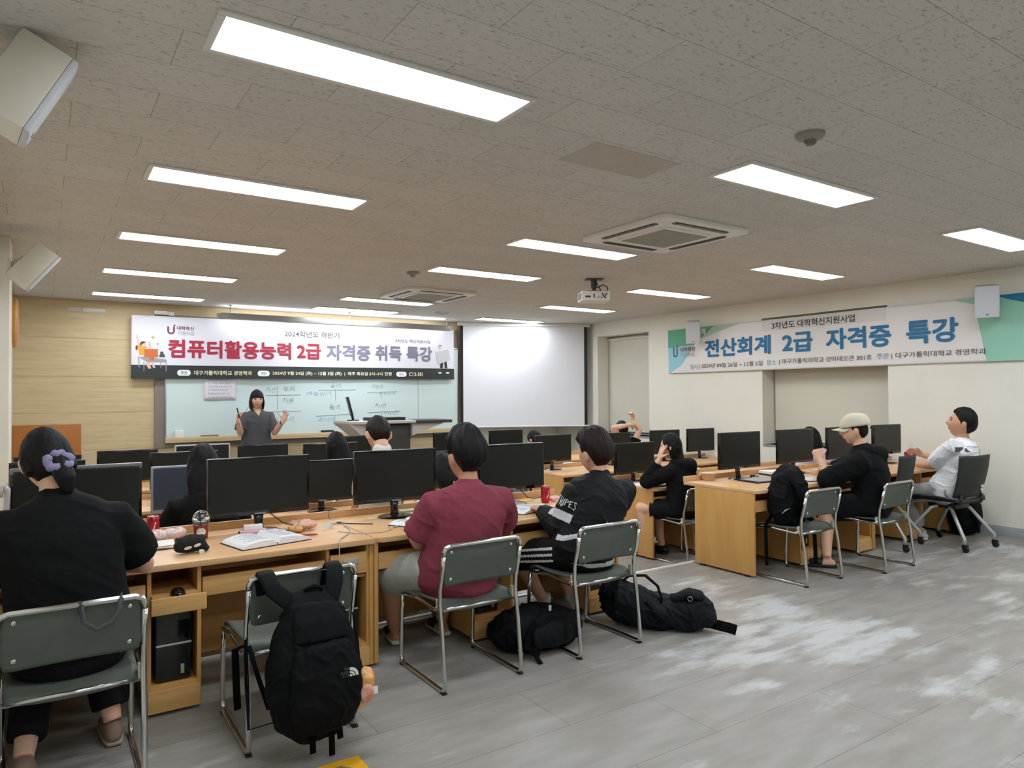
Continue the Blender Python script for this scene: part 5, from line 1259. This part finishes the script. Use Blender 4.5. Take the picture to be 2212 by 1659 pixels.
lb_.build('white_logo', lg, t, fixn=False)
pk_ = thing('bread_packet', 'orange and cream snack packet stuffed in the backpack\'s side pocket', 'snack packet', (1.118, 2.80, .215))
mb = MB(); mb.loft([((-.02, .0, .0), .03, .02, X_), ((.0, -.01, .05), .042, .03, X_), ((.015, -.01, .11), .04, .028, X_), ((.02, .0, .145), .025, .012, X_)], n=20)
link('wrapper', bagmesh(mb, .005, .007, (25, 25, 20), 3.0, 2), mat('orange_wrapper', 'c98a3e', .3, color2='e0b078', scale=14), pk_)
mb = MB(); mb.sphere((.005, -.037, .055), (.032, .012, .04)); link('printed_front', bagmesh(mb, .005, .004, (30, 30, 30), 6.0, 1), mat('pink_print', 'd9b3a3', .4, color2='b5543f', scale=22), pk_)
MB().box((.030, -.040, .045), (.052, -.036, .075)).build('paper_tag', m_white, pk_)
MB().box((.035, .01, .16), (.052, .014, .215)).build('care_label', mat('pale_green_label', 'bcc8ae', .6), t, loc=(.17, -.045, .0))

# soft black bag on the floor between two chairs
t = thing('backpack', 'black backpack slumped on the floor under the striped jacket man\'s chair', 'backpack', (2.44, 3.42, 0))
mb = MB(); mb.loft([((-.22, .06, .13), .10, .10, (0, 1, 0)), ((-.12, .02, .155), .17, .15, (0, 1, 0)), ((.02, 0, .165), .19, .16, (0, 1, 0)), ((.14, -.03, .155), .17, .15, (0, 1, 0)), ((.23, -.05, .12), .11, .11, (0, 1, 0))], n=28, e=.8)
mb.v = [(x, y, z * .74) for x, y, z in mb.v]
link('main_body', bagmesh(mb, .007, .024, (10, 10, 11), 4.0, 2), bagm, t)
mb = MB(); mb.loft([((-.10, -.15, .10), .06, .03, (0, 0, 1)), ((.02, -.165, .12), .08, .04, (0, 0, 1)), ((.14, -.16, .11), .06, .03, (0, 0, 1))], n=20); link('front_pocket', bagmesh(mb, .007, .008, (12, 12, 12), 9.0), bagn, t)
strap('hanging_strap', [(-.10, -.16, .08), (-.12, -.20, .02), (-.13, -.25, .008)], .016, t)
strap('shoulder_strap', [(.0, -.10, .235), (-.12, -.15, .17), (-.17, -.17, .09), (-.10, -.19, .02)], .022, t)
MB().box((.05, -.09, .225), (.066, -.085, .258)).build('label_tab', m_white, t)
MB().tube([(-.20, -.135, .07), (-.185, -.15, .035)], .012, 10).build('buckle', mat('dark_silver', '6d7377', .4, metal=.4), t, smooth=40)
# duffel on the floor
t = thing('duffel_bag', 'long navy-black duffel bag lying on the floor beside the chair legs', 'bag', (3.30, 3.27, 0), R(-50))
mb = MB(); Y_ = V((0, 1, 0))
mb.loft([((-.30, 0, .15), .10, .12, Y_), ((-.24, 0, .165), .15, .155, Y_), ((-.10, 0, .135), .16, .13, Y_), ((.05, 0, .11), .155, .105, Y_), ((.17, 0, .125), .145, .12, Y_), ((.27, 0, .135), .13, .13, Y_), ((.335, 0, .10), .09, .09, Y_)], n=28, e=.85)
mb.v = [(x, y, z * .90) for x, y, z in mb.v]
link('main_body', bagmesh(mb, .007, .024, (9, 9, 11), 1.2, 2), bagn, t)
mb = MB(); mb.loft([((.12, -.03, .19), .07, .035, Y_), ((.22, -.03, .235), .085, .035, Y_), ((.29, -.02, .22), .08, .03, Y_)], n=18); link('end_flap', bagmesh(mb, .007, .006, (10, 10, 10), 8.0), bagm, t)
strap('carry_handle', [(-.22, .02, .27), (-.16, .01, .315), (-.06, .0, .325), (.02, -.03, .27), (.05, -.07, .20), (.03, -.12, .12)], .022, t, .3, side=Y_)
strap('end_strap', [(.33, -.02, .06), (.40, -.03, .05), (.46, -.03, .04), (.50, -.03, .030)], .032, t, side=V((0, .5, 1)))
MB().tube([(.225 + .014 * math.cos(a), -.112, .225 + .014 * math.sin(a)) for a in [i * math.pi / 8 for i in range(16)]], .0022, 6, closed=True).build('metal_ring', m_alu, t, smooth='all')
strap('side_strap', [(-.05, -.13, .19), (.02, -.165, .12), (.06, -.165, .08)], .012, t, side=X_)
# backpack standing on an empty chair's seat
t = thing('backpack', 'plain black backpack standing on the seat of the empty grey chair at right', 'backpack', (5.13, 3.50, .44))
mb = MB(); mb.loft([((-.02, .02, .02), .14, .09, X_), ((-.025, .03, .10), .185, .13, X_), ((-.02, .04, .24), .19, .135, X_), ((.0, .04, .35), .165, .12, X_), ((.02, .03, .42), .12, .09, X_)], n=28, e=.85)
link('main_body', bagmesh(mb, .007, .020, (10, 10, 9), 6.6, 2), bagm, t)
strap('shoulder_strap', [(-.09, -.02, .40), (-.11, -.11, .31), (-.08, -.13, .18), (-.05, -.115, .05)], .034, t)
strap('hanging_strap', [(-.16, .10, .06), (-.235, .10, .0), (-.245, .09, -.14), (-.24, .09, -.33)], .022, t)
strap('hanging_strap', [(.17, .0, .04), (.245, -.01, -.0), (.255, -.02, -.15), (.25, -.03, -.36)], .026, t)
strap('side_strap', [(.15, -.06, .10), (.26, -.08, .13), (.30, -.06, .10), (.24, -.05, .03)], .012, t)
MB().tube([(-.205, -.03, .10), (-.19, -.055, .13), (-.16, -.075, .145)], .005, 6).build('zip_edge', m_alu, t, smooth='all')
# bag by the wall
t = thing('backpack', 'black backpack on floor behind the rolling chair against the right wall', 'backpack', (8.16, 3.52, 0))
mb = MB(); mb.loft([((0, 0, .05), .17, .11, X_), ((0, 0, .14), .20, .14, X_), ((-.01, 0, .28), .19, .14, X_), ((-.03, 0, .40), .15, .11, X_), ((-.05, 0, .47), .09, .07, X_)], n=28, e=.85)
link('main_body', bagmesh(mb, .009, .012, (8, 8, 7), 7.7), bagm, t)
strap('shoulder_strap', [(-.10, -.07, .44), (-.14, -.14, .32), (-.10, -.16, .16), (-.05, -.15, .05)], .03, t)
MB().tube([(-.09, .0, .48), (-.07, .0, .525), (-.03, .0, .525), (-.01, .0, .475)], .009, 8).build('grab_loop', web, t, smooth='all')

# ---------------------------------------------------------------- things on the desks
pap = mat('page_white', 'e3e4e6', .75); pinkp = mat('pink_paper', 'd3a3aa', .6)
inkp = mat('page_print', '9aa0a8', .8)
def on(x, y, dz=0): return (x, y, ZD + .0005 + dz)
def drink_can(label, x, y):
    t = thing('drink_can', label, 'can', on(x, y), 0, 'red drink cans')
    rm = mat('red_can_paint', 'b32531', .25, metal=.35)
    MB().lathe([(.024, .0), (.028, .004), (.033, .014), (.033, .105), (.031, .112), (.027, .119)], n=28).build('can_body', rm, t, smooth=50)
    MB().lathe([(.027, .118), (.0285, .1215), (.0255, .1215), (.0245, .118), (.0, .118)], n=28).build('lid', m_alu, t, smooth=50)
    mk = MB(); mk.add([(.0333 * math.cos(R(a)), .0333 * math.sin(R(a)), z) for a, z in [(250 + 4 * i, .035 + .06 * i / 10 + .006 * math.sin(i)) for i in range(11)] + [(256 + 4 * i, .028 + .06 * i / 10 + .006 * math.sin(i)) for i in range(10, -1, -1)]], [[i, i + 1, 20 - i, 21 - i] for i in range(10)])
    mk.build('white_wave', m_white, t, fixn=False)
    MB().prism(rpoly(.012, .022, .005), .1185, .121).build('pull_tab', m_alu, t)
    return t
c1 = drink_can('red drink can behind the snack bag beside the woman in black', .515, 4.37)
dup(c1, on(3.06, 4.13), label='red drink can standing upright left of the striped sleeve')
dup(c1, on(2.235, 4.30), label='red drink can peeping out beside the maroon man\'s left shoulder')
dup(c1, on(8.18, 4.12), label='red drink can by the fingers of the man in the white T-shirt')
# dome-lid cup with red drink
t = thing('iced_drink_cup', 'clear plastic cup of red drink with dome lid and round sticker', 'cup', on(.735, 4.20))
clear = mat('clear_plastic', 'eef4f6', .05, trans=1.0, spec=.5)
MB().lathe([(.031, .0), (.034, .004), (.041, .078), (.041, .079), (.0, .079)], n=32).build('red_drink', mat('red_juice', 'b8323a', .15), t, smooth=50)
MB().lathe([(.032, 0), (.035, .002), (.0445, .102), (.047, .104), (.047, .107), (.0435, .106), (.0425, .081)], n=32).build('cup_wall', clear, t, smooth=50)
MB().lathe([(.0475, .104), (.049, .108), (.046, .112), (.043, .125), (.034, .142), (.020, .152), (.008, .155)], n=32).build('dome_lid', clear, t, smooth=50)
MB().tube([(.0, 0, .03), (-.004, .004, .11), (-.006, .006, .158)], .0042, 10).build('straw', m_black, t, smooth=50)
def cylp(a, z, r): return (r * math.sin(a), -r * math.cos(a), z)
mk = MB(); n = 24; mk.add([cylp(R(-10), .042, .0405)] + [cylp(R(-10) + .62 * math.cos(2 * math.pi * i / n), .042 + .022 * math.sin(2 * math.pi * i / n), .0405) for i in range(n)], [(0, 1 + i, 1 + (i + 1) % n) for i in range(n)])
mk.build('round_sticker', m_white, t, fixn=False)
# black pouch with two pale ovals
t = thing('pouch', 'rounded black fabric pouch with two white ovals at the desk edge', 'pouch', on(.625, 3.84), R(8))
mb = MB(); mb.loft([((-.062, 0, .03), .03, .028, Y_), ((-.045, .005, .042), .045, .040, Y_), ((0, .005, .048), .050, .046, Y_), ((.045, .005, .045), .042, .043, Y_), ((.062, -.005, .022), .03, .020, Y_), ((.075, -.015, .016), .02, .014, Y_)], n=24)
bod = link('pouch_body', bagmesh(mb, .005, .003, (20, 20, 20), 2.0), mat('black_felt', '141414', .9, bump=.2, bscale=400), t)
bv = BVHTree.FromPolygons([v.co for v in bod.data.vertices], [list(q.vertices) for q in bod.data.polygons])
for cx_, cz in ((-.026, .034), (.018, .042)):
    vs_ = []
    for i in range(20):
        w = 2 * math.pi * i / 20; r_ = bv.ray_cast(V((cx_ + .018 * math.cos(w), -.3, cz + .0085 * math.sin(w) + .12 * .018 * math.cos(w))), V((0, 1, 0)))
        vs_.append((r_[0] + V((0, -.0015, 0))) if r_[0] else V((cx_, -.05, cz)))
    MB().add(vs_, [list(range(20))]).build('white_oval', m_white, t, fixn=False)
MB().prism([(.018, -.066), (.044, -.066), (.040, -.046), (.024, -.044)], .0, .020).build('white_tooth_tag', m_offw, t, bevel=.003)
# open book
def open_book(label, x, y, rz, w_=.19, h_=.25, thick=.028):
    t = thing('book', label, 'book', on(x, y), rz)
    MB().prism([(-w_ - .006, -h_ / 2 - .004), (w_ + .006, -h_ / 2 - .004), (w_ + .006, h_ / 2 + .004), (-w_ - .006, h_ / 2 + .004)], 0, .003).build('cover', mat('dark_book_cover', '2a1f26', .5), t)
    def pg(s, th):
        def f_(u, v): return (s * (.003 + u * w_ * .985), (v - .5) * h_, .004 + th * (1 - u) ** .35 * (.25 + .75 * min(1, u * 9)) + .010 * math.sin(u * 3.0) * (1 if s < 0 else .55))
        m = MB(); m.grid(f_, 18, 4)
        m.grid(lambda u, v: (s * (.003 + u * w_ * .985), -h_ / 2, .004 + v * (f_(u, 0)[2] - .004)), 18, 1); m.grid(lambda u, v: (s * (.003 + u * w_ * .985), h_ / 2, .004 + v * (f_(u, 1)[2] - .004)), 18, 1)
        m.grid(lambda u, v: (s * (.003 + w_ * .985), (u - .5) * h_, .004 + v * (f_(1, 0)[2] - .004)), 1, 1)
        m.build('page_block', pap, t, smooth=40)
        q = MB()
        for k in range(9):
            z0 = -.40 + .085 * k; a0 = .15; a1 = .55 + .3 * ((k * 37) % 10) / 10
            for i in range(6):
                u0 = a0 + (a1 - a0) * i / 6; u1 = a0 + (a1 - a0) * (i + .8) / 6
                P_ = [f_(u0, .5 - z0 - .5 + .5), f_(u1, .5 - z0 - .5 + .5)]
                q.add([(P_[0][0], -z0 * h_, P_[0][2] + .0012), (P_[1][0], -z0 * h_, P_[1][2] + .0012), (P_[1][0], -z0 * h_ - .007, P_[1][2] + .0012), (P_[0][0], -z0 * h_ - .007, P_[0][2] + .0012)], [(0, 1, 2, 3)])
        q.build('printed_lines', inkp, t, fixn=False)
    pg(-1, thick * .75); pg(1, thick)
    return t
b1_ = open_book('thick open textbook with dark cover lying in front of the left monitor', 1.01, 3.90, R(12), .19, .26, .034)
open_book('open book at the left elbow of the man in the maroon shirt', 1.93, 3.93, R(28), .15, .21, .014)
open_book('open book lying between the maroon man and the striped sleeve', 2.74, 3.93, R(20), .16, .21, .014)
def prop(name, label, cat, x, y, rz=0.0, dz=0.0, group=None): return thing(name, label, cat, on(x, y, dz), rz, group)
def solo(name, label, cat, mb, m, x, y, rz=0.0, bevel=0.0, smooth=None, dz=0.0, group=None):
    o_ = mb.build(name, m, bevel=bevel, smooth=smooth); o_.location = on(x, y, dz); o_.rotation_euler = (0, 0, rz); tag(o_, label, cat, group); return o_
solo('pen', 'red-tipped pen lying across the pages at the right of the thick textbook', 'pen', MB().tube([(-.06, 0, .006), (.05, 0, .006), (.065, 0, .006)], [.005, .005, .002], 10), mat('red_pen', '9b2f34', .4), 1.235, 3.93, R(-20), smooth=50)
t = prop('tissue_box', 'pink tissue box with white top behind the open textbook', 'box', 1.00, 4.10, R(-10), 0)
MB().box((-.08, -.05, 0), (.06, .05, .035)).build('box_body', pinkp, t, bevel=.004); MB().box((-.06, -.02, .035), (.04, .05, .06)).build('white_inner', m_white, t, bevel=.004)
def crumple(name, label, cat, x, y, size, m, seed, lobes, dz=0.0):
    rnd = random.Random(seed); mb = MB()
    for i in range(lobes):
        mb.sphere(((rnd.random() - .5) * size[0] * 1.2, (rnd.random() - .5) * size[1] * 1.2, size[2] * (.45 + .25 * rnd.random())), (size[0] * (.35 + .2 * rnd.random()), size[1] * (.35 + .2 * rnd.random()), size[2] * .45), 14, 10)
    me = remesh(mb, .005, 1, .4, fold(.010, (32, 32, 32), seed)); 
    z0 = min(v.co.z for v in me.vertices)
    for v in me.vertices: v.co.z -= z0
    o_ = link(name, me, m); o_.location = on(x, y, dz); tag(o_, label, cat); return o_
crumple('snack_bag', 'crumpled white and pink snack bag beside the red can at left', 'snack bag', .565, 4.22, (.10, .07, .065), mat('white_pink_wrapper', 'd8d0cb', .35, color2='d9a9a0', scale=16), 3, 7)
p, fs = text_mesh('ZINC', .02)
solo('snack_wrapper', 'flat white wrapper with grey capital letters in front of the crumpled snack bag', 'wrapper', MB().add([(-.04, -.02, 0), (.04, -.02, 0), (.045, .02, .012), (-.045, .02, .012), (-.04, -.02, .004), (.04, -.02, .004), (.045, .02, .028), (-.045, .02, .028)], [(0, 3, 2, 1), (4, 5, 6, 7), (0, 1, 5, 4), (1, 2, 6, 5), (2, 3, 7, 6), (3, 0, 4, 7)]), m_white, .545, 4.105, R(5), bevel=.003)
lw = [o_ for o_ in bpy.data.objects if o_.name == 'snack_wrapper'][0]
MB().add([(-.028 + a * .05, -.012 + b * .024, .0075 + b * .0135) for a, b in p], fs).build('lettering', mat('wrapper_grey_print', '8d8d8f', .7), lw, fixn=False)
solo('eraser', 'small cream eraser near the snack bag', 'eraser', MB().box((-.022, -.01, 0), (.022, .01, .012)), m_offw, .655, 4.13, R(5), bevel=.004)
solo('pen', 'short dark pen lying left of the eraser', 'pen', MB().tube([(-.055, 0, .005), (-.02, .008, .005), (.02, .004, .005), (.055, .0, .005)], [.003, .005, .005, .003], 10), m_black, .51, 3.99, R(0), smooth=50)
solo('phone', 'dark phone lying beside the crumpled snack bag', 'phone', MB().prism(rpoly(.07, .14, .012), 0, .008), m_gloss, .68, 4.27, R(70), bevel=.002)
crumple('snack_wrapper', 'crumpled brown and pink wrapper right of the monitor stand at left', 'wrapper', 1.30, 4.12, (.09, .06, .05), mat('brown_pink_wrapper', 'c9957c', .4, color2='dcb3a3', scale=18), 11, 6)
crumple('snack_wrapper', 'small orange-brown wrapper beside the monitor base at left', 'wrapper', 1.20, 4.06, (.06, .05, .035), mat('amber_wrapper', 'b57c3c', .35, color2='d8a76a', scale=18), 17, 5)
solo('card', 'folded white card standing beside the brown wrapper', 'card', MB().add([(-.03, 0, 0), (.03, .02, 0), (.035, .03, .045), (-.025, .01, .035), (.03, -.03, 0), (.0355, .031, .0455)], [(0, 1, 2, 3), (1, 4, 5)]), m_white, 1.40, 4.05, R(10), smooth=None)
t = prop('charger', 'two cream plug adapters with a dark cable on the left desk', 'charger', 1.50, 4.20)
MB().box((-.035, -.012, 0), (.0, .014, .016)).build('plug', m_offw, t, bevel=.004); MB().box((.0, -.010, .002), (.04, .018, .018)).build('plug', m_offw, t, bevel=.005)
MB().tube([(.01, -.01, .008), (.06, -.06, .004), (.14, -.13, .004), (.18, -.16, .004)], .003, 6).build('cable', m_black, t, smooth='all')
cb = MB().tube([(1.52, 4.10, ZD + .004), (1.50, 3.95, ZD + .004), (1.44, 3.82, ZD + .004), (1.36, 3.72, ZD + .004), (1.322, 3.636, ZD + .006), (1.318, 3.622, ZD - .01), (1.315, 3.618, .62), (1.312, 3.616, .56)], .0028, 8).build('charging_cable', mat('pale_grey_cable', 'a9a9a6', .5), smooth='all'); tag(cb, 'thin grey cable trailing over the desk edge behind the backpack chair', 'cable')
cb = MB().tube([(1.42, 3.93, ZD + .004), (1.50, 3.80, ZD + .004), (1.62, 3.76, ZD + .004), (1.70, 3.80, ZD + .004), (1.72, 3.90, ZD + .004)], .0022, 8).build('earphone_cable', MATS['pale_grey_cable'], smooth='all'); tag(cb, 'thin pale earphone cable curling on the desk near the desk joint', 'cable')
cb = MB().tube([(1.12, 4.30, ZD + .10), (1.20, 4.26, ZD + .03), (1.28, 4.20, ZD + .004), (1.20, 4.14, ZD + .004), (1.12, 4.13, ZD + .004)], .0035, 8).build('monitor_cable', m_black, smooth='all'); tag(cb, 'black cable hanging from the monitor behind the open textbook', 'cable')
cb = MB().tube([(2.95, 4.30, ZD + .09), (3.02, 4.30, ZD + .02), (3.10, 4.32, ZD + .005), (3.20, 4.36, ZD + .005)], .0035, 8).build('monitor_cable', m_black, smooth='all'); tag(cb, 'black cable behind the red can left of the striped sleeve', 'cable')
o_ = MB().tube([(-.155, 4.12, ZD + .01), (-.150, 4.13, ZD + .12), (-.140, 4.15, ZD + .28), (-.138, 4.15, ZD + .345), (-.148, 4.15, ZD + .365), (-.162, 4.15, ZD + .36), (-.168, 4.15, ZD + .31)], [.013, .013, .013, .014, .014, .013, .011], 12).build('curved_stand', m_silver, smooth='all'); tag(o_, 'curved silver stand arm beside the leftmost monitor', 'stand')
t = thing('computer_mouse', 'glossy black mouse lying on the pull-out shelf below the black pouch', 'mouse', (.535, 3.635, .5685))
MB().sphere((0, 0, .0), (.034, .055, .034), 24, 16).build('shell', m_gloss, t, smooth='all'); 
t.children[0].data.transform(Matrix.Translation((0, 0, .0))); [setattr(v.co, 'z', max(0.0, v.co.z)) for v in t.children[0].data.vertices]
MB().tube([(0, -.012, .034), (0, -.03, .031)], .004, 8).build('wheel', m_black, t, smooth='all')
# between the maroon man and the striped jacket
solo('pen', 'silver pen left of the maroon man\'s open book', 'pen', MB().tube([(-.06, 0, .005), (.05, 0, .005), (.065, 0, .005)], [.0045, .0045, .0015], 10), m_alu, 1.78, 3.88, R(35), smooth=50)
solo('paper_pack', 'pale green packet lying behind the maroon man\'s left shoulder', 'packet', MB().box((-.12, -.045, 0), (.12, .045, .012)), mat('pale_green_packet', 'b9bf95', .5, color2='d7d8bf', scale=20), 2.13, 4.36, R(-12), bevel=.003)
t = prop('computer_mouse', 'dark mouse with pale top beside the maroon man\'s right shoulder', 'mouse', 2.80, 4.13, R(60))
MB().sphere((0, 0, .0), (.032, .055, .030), 24, 16).build('shell', mat('silver_grey_shell', '9c9da0', .35), t, smooth='all'); [setattr(v.co, 'z', max(0.0, v.co.z)) for v in t.children[0].data.vertices]
MB().prism(ell(0, 0, .034, .057), 0, .008).build('base', m_black, t)
solo('sticky_note', 'yellow note paper lying beside the red can left of the striped sleeve', 'paper', MB().box((-.05, -.04, 0), (.05, .04, .003)), mat('yellow_paper', 'dfb13a', .6), 2.99, 4.28, R(10))
solo('note_paper', 'cream sheet lying under the mouse near the maroon man\'s right shoulder', 'paper', MB().box((-.10, -.07, 0), (.10, .07, .002)), mat('cream_paper', 'e2dcc8', .7), 2.90, 4.06, R(-8))
crumple('snack_wrapper', 'small pink wrapper right of the red can by the striped sleeve', 'wrapper', 3.14, 4.13, (.05, .04, .03), mat('pink_wrapper', 'dba8a6', .4), 23, 5)
# right block, nearest row
t = prop('tablet', 'closed silver tablet in black case on the corner of the right desk', 'tablet', 5.40, 4.02, R(-3))
MB().prism([(-.20, -.13), (.13, -.13), (.20, -.06), (.17, .12), (-.17, .12)], 0, .012).build('case', m_black, t, bevel=.004)
MB().prism([(-.16, -.115), (.12, -.115), (.185, -.055), (.155, .105), (-.155, .105)], .0125, .017).build('cover', mat('silver_cover', 'a9acb0', .35), t, bevel=.002)
solo('keyboard', 'flat pale keyboard partly under the backpack edge on the right desk', 'keyboard', MB().box((-.12, -.05, 0), (.12, .05, .012)), mat('grey_keyboard', '9b9b99', .5), 5.55, 3.82, R(-4), bevel=.003)
t = prop('bowl', 'beige paper bowl at the far left corner of the right desk', 'bowl', 5.06, 4.33)
MB().lathe([(.045, 0), (.05, .004), (.07, .065), (.074, .067), (.072, .07), (.066, .062), (.046, .008), (0, .006)], n=32).build('bowl_wall', mat('beige_paper', 'cdae88', .7), t, smooth=50)
MB().lathe([(.0725, .064), (.0755, .067), (.0725, .0715), (.070, .067)], n=32).build('rim', mat('beige_rim', 'd9c3a2', .7), t, smooth=50)
solo('sticky_note', 'yellow sticky note at the front corner of the right desk', 'paper', MB().box((-.045, -.03, 0), (.045, .03, .003)), MATS['yellow_paper'], 4.92, 3.92, R(15))
t = prop('earphones', 'black earphones with tangled cable at the monitor foot on the right desk', 'earphones', 5.56, 4.22)
MB().tube([(.02 + .05 * math.cos(a) * (1 + .3 * math.sin(3 * a)), .035 * math.sin(a), .004 + .012 * (1 + math.sin(2 * a)) / 2) for a in [i * .4 for i in range(32)]], .003, 6).build('cable', m_black, t, smooth='all')
for x in (-.015, .02): MB().sphere((x, .01, .014), (.012, .012, .014), 12, 8).build('ear_bud', m_black, t, smooth='all')
t = prop('book_stack', 'white papers on a dark folder right of the corner monitor, right desk', 'papers', 5.93, 4.22, R(-14))
MB().box((-.14, -.10, 0), (.14, .10, .018)).build('folder', mat('dark_folder', '3a3c40', .5), t, bevel=.003); MB().box((-.15, -.095, .018), (.125, .09, .042)).build('paper_stack', pap, t, bevel=.002)
t = prop('snack_wrapper', 'orange and white wrapper standing left of the second right monitor\'s foot', 'wrapper', 6.02, 4.08)
mb = MB(); mb.sphere((0, 0, .028), (.045, .035, .028)); link('orange_film', bagmesh(mb, .005, .008, (30, 30, 30), 4.0, 1), mat('orange_film', 'e0845a', .35, color2='efc3a8', scale=16), t)
MB().add([(-.02, .02, .02), (.05, .03, .03), (.055, .035, .075), (-.01, .03, .07), (.0, .045, .03)], [(0, 1, 2, 3), (0, 3, 4)]).build('white_flap', m_white, t, fixn=False)
t = prop('wooden_tray', 'low beige tray by the clasped hands of the man in the cap', 'tray', 6.33, 4.08)
MB().box((-.10, -.05, 0), (.10, .05, .022)).build('tray_body', mat('beige_tray_wood', 'cbb491', .6), t, bevel=.003)
for x, nm in ((-.045, 'left of the two'), (.03, 'right of the two')):
    solo('dice_block', 'small cream cube on the beige tray, %s' % nm, 'cube', MB().cbox((0, 0, .016), (.034, .034, .032)), m_offw, 6.33 + x, 4.08, R(12), bevel=.004, dz=.022, group='cream cubes on the tray')
t = prop('notebook', 'white sheet on dark clipboard under the left forearm of the man in the cap', 'notebook', 5.83, 3.82, R(-20))
MB().box((-.11, -.15, 0), (.11, .15, .006)).build('clipboard', mat('dark_board', '2f3136', .5), t, bevel=.002); MB().box((-.10, -.14, .006), (.10, .12, .009)).build('sheet', pap, t)
solo('note_paper', 'white sheet beside the forearm of the man in the white T-shirt', 'paper', MB().box((-.10, -.14, 0), (.10, .14, .003)), pap, 7.70, 3.86, R(-10))
solo('paper_pack', 'flat pale pink packet before the second-row seat, third monitor gap', 'packet', MB().box((-.07, -.05, 0), (.07, .05, .02)), pinkp, 7.47, 4.22, R(10), bevel=.004)
t = thing('paper_cup', 'tan paper cup standing behind the long-haired woman on second right desk', 'cup', (6.02, 5.32, STEP + ZD + .0005))
MB().lathe([(.028, 0), (.030, .002), (.040, .11), (.042, .112), (.040, .114), (.037, .11)], n=24).build('cup_wall', mat('tan_cup', 'cdb494', .6), t, smooth=50); MB().lathe([(.0, .112), (.041, .112), (.042, .118), (.035, .122), (.0, .122)], n=24).build('lid', m_white, t, smooth=50)
solo('note_paper', 'open white papers before the long-haired woman on second right desk', 'paper', MB().box((-.11, -.08, 0), (.11, .08, .006)), pap, 5.16, 5.30, R(10), dz=STEP)
t = thing('tablet', 'grey closed laptop beside the white papers, second right desk', 'laptop', (5.27, 5.16, STEP + ZD + .0005), R(-10))
MB().prism(rpoly(.30, .20, .015), 0, .01).build('base', m_black, t, bevel=.002); MB().prism(rpoly(.30, .20, .015), .0105, .018).build('lid', MATS['silver_cover'], t, bevel=.002)

# yellow floor marking
t = thing('floor_sticker', 'yellow framed floor marking cut off by the bottom edge of the picture', 'floor marking', (.95, 2.63, 0))
fr = MB(); z = .0015
fr.prism([(-.15, -.18), (.15, -.18), (.15, .18), (-.15, .18)], 0, z); fr.build('yellow_border', mat('yellow_floor_tape', 'e2a912', .5, var=.05, scale=20), t)
MB().prism([(-.105, -.135), (.105, -.135), (.105, .085), (.06, .135), (-.105, .135)], z, .0025).build('grey_centre', mat('grey_floor_tape', '6d6a66', .5), t)
